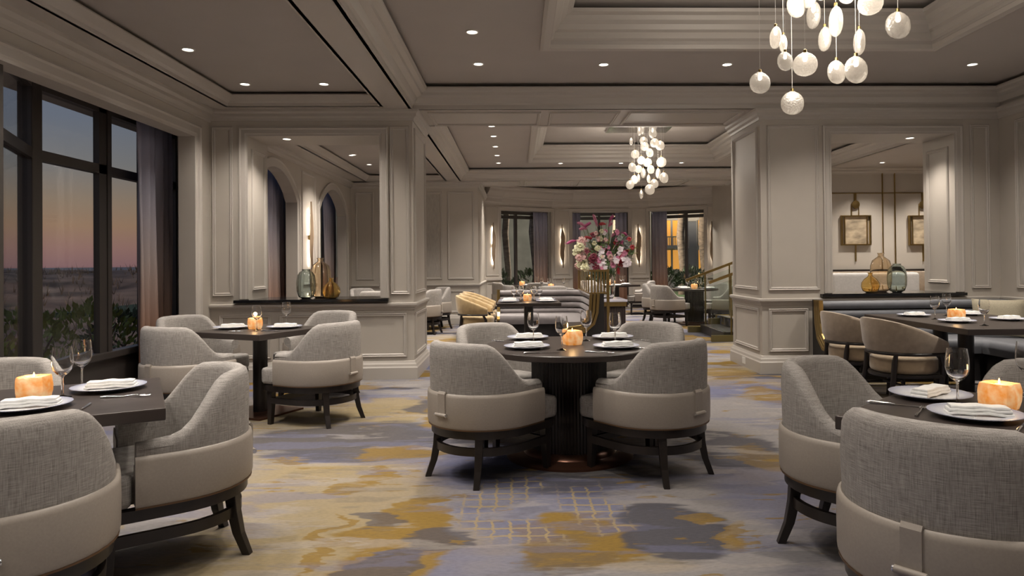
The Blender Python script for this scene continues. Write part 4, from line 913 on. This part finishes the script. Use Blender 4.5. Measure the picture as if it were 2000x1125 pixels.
# ---- stairs and glass railings up to the raised lounge
r = thing('stairs', 'two dark wood steps rising to the raised lounge between glass railings', 'stairs', (3.4, 12.2, 0))
MB().box(0, .40, -.74, .74, 0, .15).build('step', 'stair_wood', r, bevel=.004); MB().box(-.01, .03, -.74, .74, .15, .156).build('nosing', 'steel', r); MB().box(.37, .41, -.74, .74, .30, .306).build('nosing', 'steel', r)
def railing(y, label):
    r = thing('glass_railing', label, 'railing', (3.18, y, 0))
    MB().box(0, .37, -.03, .03, 0, .105).build('base_channel', 'olive_channel', r); MB().box(.39, .80, -.03, .03, .15, .26).build('base_channel', 'olive_channel', r); MB().box(.82, 1.6, -.03, .03, .30, .41).build('base_channel', 'olive_channel', r)
    for a, b_, z0, z1, z2 in ((0, .37, .09, .90, 1.03), (.39, .80, .24, 1.04, 1.18), (.82, 1.6, .39, 1.22, 1.22)):
        MB().prism([(a, z0), (b_, z0), (b_, z2), (a, z1)], -.007, .007, Matrix(((1, 0, 0, 0), (0, 0, -1, 0), (0, 1, 0, 0), (0, 0, 0, 1)))).build('glass_panel', 'rail_glass', r)
    MB().sweep([(-.03, .97), (.88, 1.30), (1.6, 1.30)], [(-.022, -.02), (-.022, .02), (.022, .02), (.022, -.02)], False, Matrix(((1, 0, 0, 0), (0, 0, -1, 0), (0, 1, 0, 0), (0, 0, 0, 1)))).build('handrail', 'brass', r)
    for u, z1 in ((.34, 1.08), (.80, 1.25)): MB().box(u-.012, u+.012, .01, .034, .02 if u < .4 else .16, z1).build('rail_post', 'brass', r)
railing(13.0, 'glass railing with brass handrail on the far side of the lounge steps')
railing(11.42, 'glass railing with brass handrail on the near side of the lounge steps')

# ---- rear dining tables
round_table(3.75, 14.75, .50, 'round table behind the glass railing of the lounge steps', pr=.2, base=.36, flutes=40)
ta = 'the round table behind the railing'
for x, y, f, t in ((3.10, 14.42, (.85, .45), 'in front on the flower side'), (3.08, 15.25, (.8, -.5), 'window side, half hidden by another chair'), (4.32, 14.30, (-.75, .6), 'seen through the glass'), (4.36, 15.35, (-.7, -.7), 'far window side')):
    chair(x, y, f, 'barrel chair at the round table behind the railing, '+t, 'chairs around the railing table')
setting(ta, 'the railing table', [(3.5, 14.55, .1), (4.0, 14.5, .2), (3.55, 15.0, 0)], [(3.62, 14.80), (3.85, 14.93), (3.98, 14.72), (3.80, 14.5)], [(3.72, 14.62, .1)])
square_table(2.55, 17.9, .9, .9, .3, 'dark square table beyond the flowers in the curved bay')
tb = 'the dark square table beyond the flowers'
chair(3.17, 17.75, (-.95, .15), 'grey tweed barrel chair at the square table beyond the flowers', 'chairs at the table beyond the flowers'); chair(2.0, 18.5, (.6, -.8), 'grey barrel chair hidden by the flowers at the square bay table', 'chairs at the table beyond the flowers')
setting(tb, 'the table beyond the flowers', [(2.75, 17.75, .1)], [(2.62, 17.6), (2.75, 18.0)], [(2.42, 17.75, .2)])
square_table(.75, 15.6, .9, .9, .2, 'dark square table just behind the curved grey banquette')
tc_ = 'the table just behind the grey banquette'
for x, y, f in ((.02, 15.40, (.9, .3)), (.75, 14.78, (.1, 1)), (1.48, 15.42, (-.9, .3))): chair(x, y, f, 'grey tweed barrel chair at the table just behind the grey banquette', 'chairs behind the grey banquette')
setting(tc_, 'the table behind the banquette', [(.55, 15.45, 0), (.95, 15.5, .2)], [(.55, 15.78), (.72, 15.90), (1.05, 15.78)], [(.75, 15.62, .2)])
square_table(.35, 18.0, .9, .9, .5, 'dark square table against the left windows of the curved bay')
td = 'the table by the palm trunk window'
for x, y, f in ((-.3, 17.7, (.9, .3)), (.5, 17.3, (-.1, 1))): chair(x, y, f, 'grey tweed barrel chair at the table by the left windows of the bay', 'chairs at the left bay table')
setting(td, 'the left bay table', [(.28, 17.74, .1)], [(.50, 17.85), (.62, 17.95)], [(.12, 18.08, .4)])
# rear aisle behind the left pier
square_table(-2.45, 13.6, .85, .85, .1, 'dark square table in the aisle beyond the left pier')
for x, y, f in ((-1.78, 13.35, (-.95, .2)), (-1.70, 14.35, (-.8, -.5)), (-2.55, 12.9, (.1, 1)), (-3.0, 14.1, (.7, -.6))): chair(x, y, f, 'grey barrel chair at the aisle table beyond the left pier, '+{13.35: 'half hidden by the pier', 14.35: 'by the far panelled wall', 12.9: 'back to the hatch', 14.1: 'arch side'}[y], 'chairs in the rear aisle')
setting('the aisle table beyond the left pier', 'the aisle table', [(-2.4, 13.4, 0)], [(-2.6, 13.5), (-2.3, 13.75)], [])

# ---- glass vases on the granite sills
def vase(name, label, prof, m_, loc):
    inner = [(max(0.001, r_-.004), z) for r_, z in prof[::-1]]; inner[-1] = (0, .012); 
    o = MB().lathe([(0, 0)]+prof+inner, 32, cap=False).build(name, m_, None, 50); o.location = loc; return tag(o, label, 'vase')
TALL = [(.06, 0), (.09, .02), (.118, .10), (.125, .22), (.122, .32), (.10, .385), (.055, .42), (.035, .435), (.033, .46), (.045, .478)]
EGG = [(.05, 0), (.085, .02), (.108, .09), (.112, .18), (.10, .27), (.075, .31), (.05, .325), (.045, .335), (.05, .345)]
BULB = [(.05, 0), (.085, .02), (.105, .07), (.10, .12), (.07, .165), (.035, .19), (.024, .205), (.022, .225), (.032, .24)]
zv = .9275
ql = lambda px, yy: at(px, 560, y=yy).x
vase('glass_vase', 'tall bronze tinted glass vase in the hatch near the windows', TALL, 'bronze_glass', (ql(626, 8.52), 8.52, zv))
vase('glass_vase', 'smoke green glass vase in the hatch near the windows', EGG, 'smoke_glass', (ql(598, 8.33), 8.33, zv))
vase('glass_vase', 'small amber bulb glass vase in the hatch near the windows', BULB, 'amber_glass', (ql(647, 8.30), 8.30, zv))
vase('glass_vase', 'tall bronze tinted glass vase in the hatch over the blue banquette', TALL, 'bronze_glass', (ql(1721, 8.52), 8.52, zv))
vase('glass_vase', 'smoke green glass vase in the hatch over the blue banquette', EGG, 'smoke_glass', (ql(1752, 8.33), 8.33, zv))
vase('glass_vase', 'small amber bulb glass vase in the hatch over the blue banquette', BULB, 'amber_glass', (ql(1700, 8.30), 8.30, zv))

# ---- lounge behind the right hatch
def picture(px, label):
    c_ = at(px, 450, y=13.33); r = thing('framed_picture', label, 'picture', (c_.x, 13.345, c_.z)); M_ = Matrix(((1, 0, 0, 0), (0, 0, -1, 0), (0, 1, 0, 0), (0, 0, 0, 1)))
    for nm, w0, w1 in (('frame', 0, .06),): MB().sweep(rect(-.29, .29, -.29, .29), [(0, w0), (0, w1), (.025, w1), (.025, w0)], True, M_).build(nm, 'brass', r)
    for s in (-1, 1): MB().box(s*.22-.008, s*.22+.008, -.27, .27, .02, .045, M_).build('frame_bar', 'brass', r)
    MB().box(-.21, .21, -.265, .265, .015, .02, M_).build('print', 'picture_print', r)
    MB().box(-.012, .012, -.60, -.29, 0, .02, M_).build('hanger_bar', 'brass', r); MB().box(-.02, .02, .42, .72, .0, .03, M_).build('hanger_bar', 'brass', r)
    for s in (-1, 1): MB().box(s*.07-.006, s*.07+.006, .29, .52, 0, .02, M_).build('hanger_rod', 'brass', r)
    d = MB().lathe([(0, 0), (.075, 0), (.075, .03), (0, .035)], 28, cap=False).build('hanger_disc', 'brass', r, 40); d.rotation_euler = (PI/2, 0, 0); d.location = (0, -.02, .50)
    return c_
pc = picture(1671, 'brass framed sepia print hanging on the lounge wall, seen whole through the hatch')
picture(1803, 'brass framed sepia print on the lounge wall, half hidden by the hatch edge')
zl = at(1700, 377, y=13.33).z
MB().box(5.6, 9.5, 13.335, 13.35, zl-.008, zl+.008).build('brass_inlay', 'brass', wlo)
for px in (1725, 1749):
    x = at(px, 450, y=13.33).x; MB().box(x-.009, x+.009, 13.33, 13.35, 1.0, 3.0).build('brass_inlay', 'brass', wlo)
r = thing('sofa', 'pale grey upholstered sofa with its back to the hatch', 'sofa', (6.15, 12.2, .30))
MB().box(-.75, .75, -.42, -.20, .12, .80).build('back', 'sofa_grey', r, 40, bevel=.06, segs=3); MB().box(-.72, .72, -.22, .42, .12, .42).build('seat', 'sofa_grey', r, 40, bevel=.05, segs=3)
for s in (-1, 1):
    MB().box(s*.66-.09, s*.66+.09, -.35, .42, .12, .60).build('arm', 'sofa_grey', r, 40, bevel=.05, segs=3)
    for yy in (-.34, .34): MB().box(s*.62-.025, s*.62+.025, yy-.025, yy+.025, 0, .12).build('leg', 'dark_wood', r)
r = thing('wall_bench', 'dark framed upholstered bench running along the lounge wall', 'bench', (7.3, 13.0, .30))
MB().box(-1.7, 1.7, .05, .30, .4, .80).build('backrest', 'tan_back', r, 40, bevel=.04); MB().box(-1.7, 1.7, -.35, .30, .1, .42).build('seat', 'tan_back', r, 40, bevel=.04); MB().box(-1.75, 1.75, .28, .33, .80, .84).build('top_rail', 'dark_wood', r); MB().box(-1.7, 1.7, -.3, .3, 0, .1).build('plinth', 'dark_wood', r)

# ================================================================== OUTDOORS
rg = random.Random(8)
def hgt(x, y):
    d = math.hypot(x, y-4); a = math.sin(x*.11+1.3)*math.cos(y*.083+.4)+.6*math.sin(x*.23-y*.19)+.35*math.sin(x*.47+y*.39+2)+.18*math.sin(x*1.1-y*.9)
    t = sst((d-9)/30); return -.45+t*(.95+.42*a)+.06*math.sin(x*2.3+y*1.7)
gv = []; gf = []; xs = [-4.6-.3*k*(1+k*.045) for k in range(64)]; yy_ = [-6+k*1.05*(1+k*.012) for k in range(72)]
for x in xs:
    for y in yy_: gv.append((x, y, min(1.22, hgt(x, y))))
nY = len(yy_)
for i in range(len(xs)-1):
    for j in range(nY-1): gf.append((i*nY+j, i*nY+j+1, (i+1)*nY+j+1, (i+1)*nY+j))
mb = MB(); mb.add(gv, gf); dn = mb.build('ground', 'dune', None, 80); dn['kind'] = 'structure'
struct(MB().box(-4000, -60, -2000, 5000, -2.3, -2.0).build('sea', 'sea'))
# tufts of dry dune grass: uncountable
mb = MB()
for k in range(5200):
    x = -6-rg.random()**1.5*48; y = 6+rg.random()*62
    if not -.85 < x/y < -.45: continue
    z = min(1.22, hgt(x, y)); s = rg.uniform(.12, .34)*(1+y/60)
    for q in range(3):
        a = rg.uniform(0, 6.28); dx, dy = math.cos(a)*s*.5, math.sin(a)*s*.5
        mb.add([(x-dy*.12, y+dx*.12, z-.03), (x+dy*.12, y-dx*.12, z-.03), (x+dx, y+dy, z+s*rg.uniform(.6, 1.1))], [(0, 1, 2)])
gr = mb.build('dune_grass', 'grass_brown'); gr['kind'] = 'stuff'; gr['label'] = 'dry brown dune grass outside the window'; gr['category'] = 'grass'
def shrub(x, y, z, rx, h, label, m_, n=420, ls=.10, group=None):
    r = thing('shrub', label, 'shrub', (x, y, z), 0, group); mb = MB()
    for k in range(n):
        a = rg.uniform(0, 2*PI); el_ = rg.uniform(-.2, 1.5); rr = rg.uniform(.72, 1.02); c_ = Vector((math.cos(a)*math.cos(el_)*rx*rr, math.sin(a)*math.cos(el_)*rx*rr, h*.5+h*.5*math.sin(el_)*rr)); d = (c_-Vector((0, 0, h*.3))).normalized(); d = (d+Vector((rg.uniform(-.6, .6), rg.uniform(-.6, .6), rg.uniform(-.2, .7)))).normalized(); s_ = d.orthogonal().normalized(); s_ = (s_*math.cos(k)+d.cross(s_)*math.sin(k)); L_ = ls*rg.uniform(.7, 1.4)
        mb.add([c_, c_+d*L_*.5+s_*L_*.24, c_+d*L_, c_+d*L_*.5-s_*L_*.24], [(0, 1, 2, 3)])
    f = mb.build('foliage', m_, r); f['kind'] = 'stuff'
    for k in range(5): MB().tube([(0, 0, -.1), (rg.uniform(-.3, .3)*rx, rg.uniform(-.3, .3)*rx, h*.4), (rg.uniform(-.7, .7)*rx, rg.uniform(-.7, .7)*rx, h*.8)], [.03, .02, .008], 6).build('stem', 'palm_bark', r)
for x, y, h, lb, m_ in ((-5.55, 8.1, 1.25, 'broad leaved green shrub right outside the corner window post', 'plant_leaf'), (-5.6, 9.4, 1.30, 'broad leaved green shrub outside the middle pane of the bay window', 'plant_leaf'), (-6.0, 10.9, 1.05, 'dark low shrub outside the last pane beside the curtain', 'plant_dark'), (-5.2, 6.6, 1.25, 'tall leafy green shrub outside the angled window pane', 'plant_leaf'), (-5.0, 5.2, 1.3, 'leafy green shrub outside the window before the angled pane', 'plant_leaf')):
    shrub(x, y, -.45, .62, h, lb, m_)
r = thing('boardwalk', 'weathered timber boardwalk with railing crossing the dunes', 'boardwalk', (-26, 46, 0)); a_ = at(158, 531, y=44); b2_ = at(300, 531, y=47); a_ -= Vector((-26, 46, 0)); b2_ -= Vector((-26, 46, 0))
for dz, rad in ((0, .06), (-.35, .04), (-.8, .16)): MB().tube([(a_.x, a_.y, a_.z+dz), (b2_.x, b2_.y, b2_.z+dz)], rad, 6).build('rail' if dz > -.5 else 'deck', 'board_grey', r)
for k in range(9):
    q = a_.lerp(b2_, k/8); MB().tube([(q.x, q.y, q.z-2.4), (q.x, q.y, q.z+.05)], .06, 6).build('post', 'board_grey', r)
# garden and neighbouring wing beyond the curved bay
struct(MB().box(-14, 24, 21.5, 70, -.4, -.05).build('ground_garden', 'hedge_green'))
r = thing('hotel_wing', 'pale hotel wing with lit orange rooms and balconies beyond the bay windows', 'building', (9.7, 34, 0))
wx = lambda px: at(px, 500, y=34).x-9.7
MB().box(wx(1288), 9, 0, 3, -.3, 10).build('wall', 'stucco', r)
for a, b_, z0, z1, lit in [(1296, 1310, .95, 1.9, 1), (1313, 1327, .95, 1.9, 1), (1296, 1310, 2.12, 3.35, 1), (1313, 1327, 2.12, 3.35, 1), (1363, 1373, .95, 1.9, 1), (1363, 1373, 2.12, 3.35, 1), (1341, 1361, .9, 3.3, 0), (1400, 1425, .95, 1.9, 1), (1400, 1425, 2.12, 3.35, 0), (1440, 1462, .95, 1.9, 0), (1440, 1462, 2.12, 3.35, 1)]:
    wdw = MB().box(wx(a), wx(b_), -.05, -.01, z0, z1).build('window', 'lit_room' if lit else 'shutter_grey', r)
    MB().sweep(rect(wx(a)-.04, wx(b_)+.04, z0-.04, z1+.04), [(0, .0), (0, .09), (.05, .09), (.05, 0)], True, Matrix(((1, 0, 0, 0), (0, 0, -1, 0), (0, 1, 0, 0), (0, 0, 0, 1)))).build('window_frame', 'stucco', wdw)
MB().box(wx(1288), wx(1336), -1.0, 0, 1.95, 2.06).build('balcony', 'stucco', r); MB().box(wx(1288), wx(1336), -1.0, -.95, 2.48, 2.53).build('balcony_rail', 'stucco', r)
for k in range(14): x = wx(1288)+(wx(1336)-wx(1288))*k/13; MB().box(x-.015, x+.015, -.99, -.96, 2.06, 2.48).build('baluster', 'stucco', r)
r = thing('garden_wall', 'plain grey rendered wall of the neighbouring block beyond the bay', 'building', (-4, 40, 0)); MB().box(-8, 11.3, 0, 1, -.3, 9).build('wall', 'render_grey', r); MB().box(-8.1, 11.4, -.2, 1.2, 9, 9.4).build('parapet', 'stucco', r)
for px, yy, wd in ((990, 25, .12), (1056, 24.0, .36), (1205, 29, .14), (1332, 29, .16), (1374, 30, .17)):
    q = at(px, 540, y=yy); r = thing('palm_tree', 'palm tree with a rough fibrous trunk outside the curved bay', 'palm tree', (q.x, q.y, -.2), 0, 'palms outside the curved bay')
    MB().tube([(0, 0, 0), (.05, 0, 1.2), (-.05, 0, 2.6), (.08, 0, 4.2)], [wd*1.1, wd*.9, wd, wd*.9], 12).build('trunk', 'palm_bark', r, 60)
    for k in range(16):
        a = 2*PI*k/16; d = Vector((math.cos(a), math.sin(a), 0)); s_ = Vector((-d.y, d.x, 0))*.16; b0 = Vector((.08, 0, 4.2)); m1 = b0+d*.45+Vector((0, 0, .4)); m2 = b0+d*.85+Vector((0, 0, -.2))
        MB().add([b0, m1+s_, m2, m1-s_], [(0, 1, 2, 3)]).build('frond', 'plant_dark', r)
for k, (px, yy) in enumerate(((965, 24.5), (1035, 24.8), (1090, 24.6), (1180, 25), (1255, 24.6), (1300, 24.6), (1352, 24.4), (1400, 24.6), (1450, 24.3))):
    q = at(px, 560, y=yy); shrub(q.x, q.y, -.1, .62, 1.15, 'clipped green hedge shrub outside the curved bay', 'hedge_green', 260, .16, 'hedge shrubs outside the bay')
ld = bpy.data.lights.new('garden_fill', 'POINT'); ld.energy = 4000; ld.color = (1, .88, .72); ld.shadow_soft_size = .3; lo = bpy.data.objects.new('garden_fill', ld); C.objects.link(lo); lo.location = (3.0, 27.5, 5.0)  # added fill light brightening hedges, trunks and facade; no lamp stands here
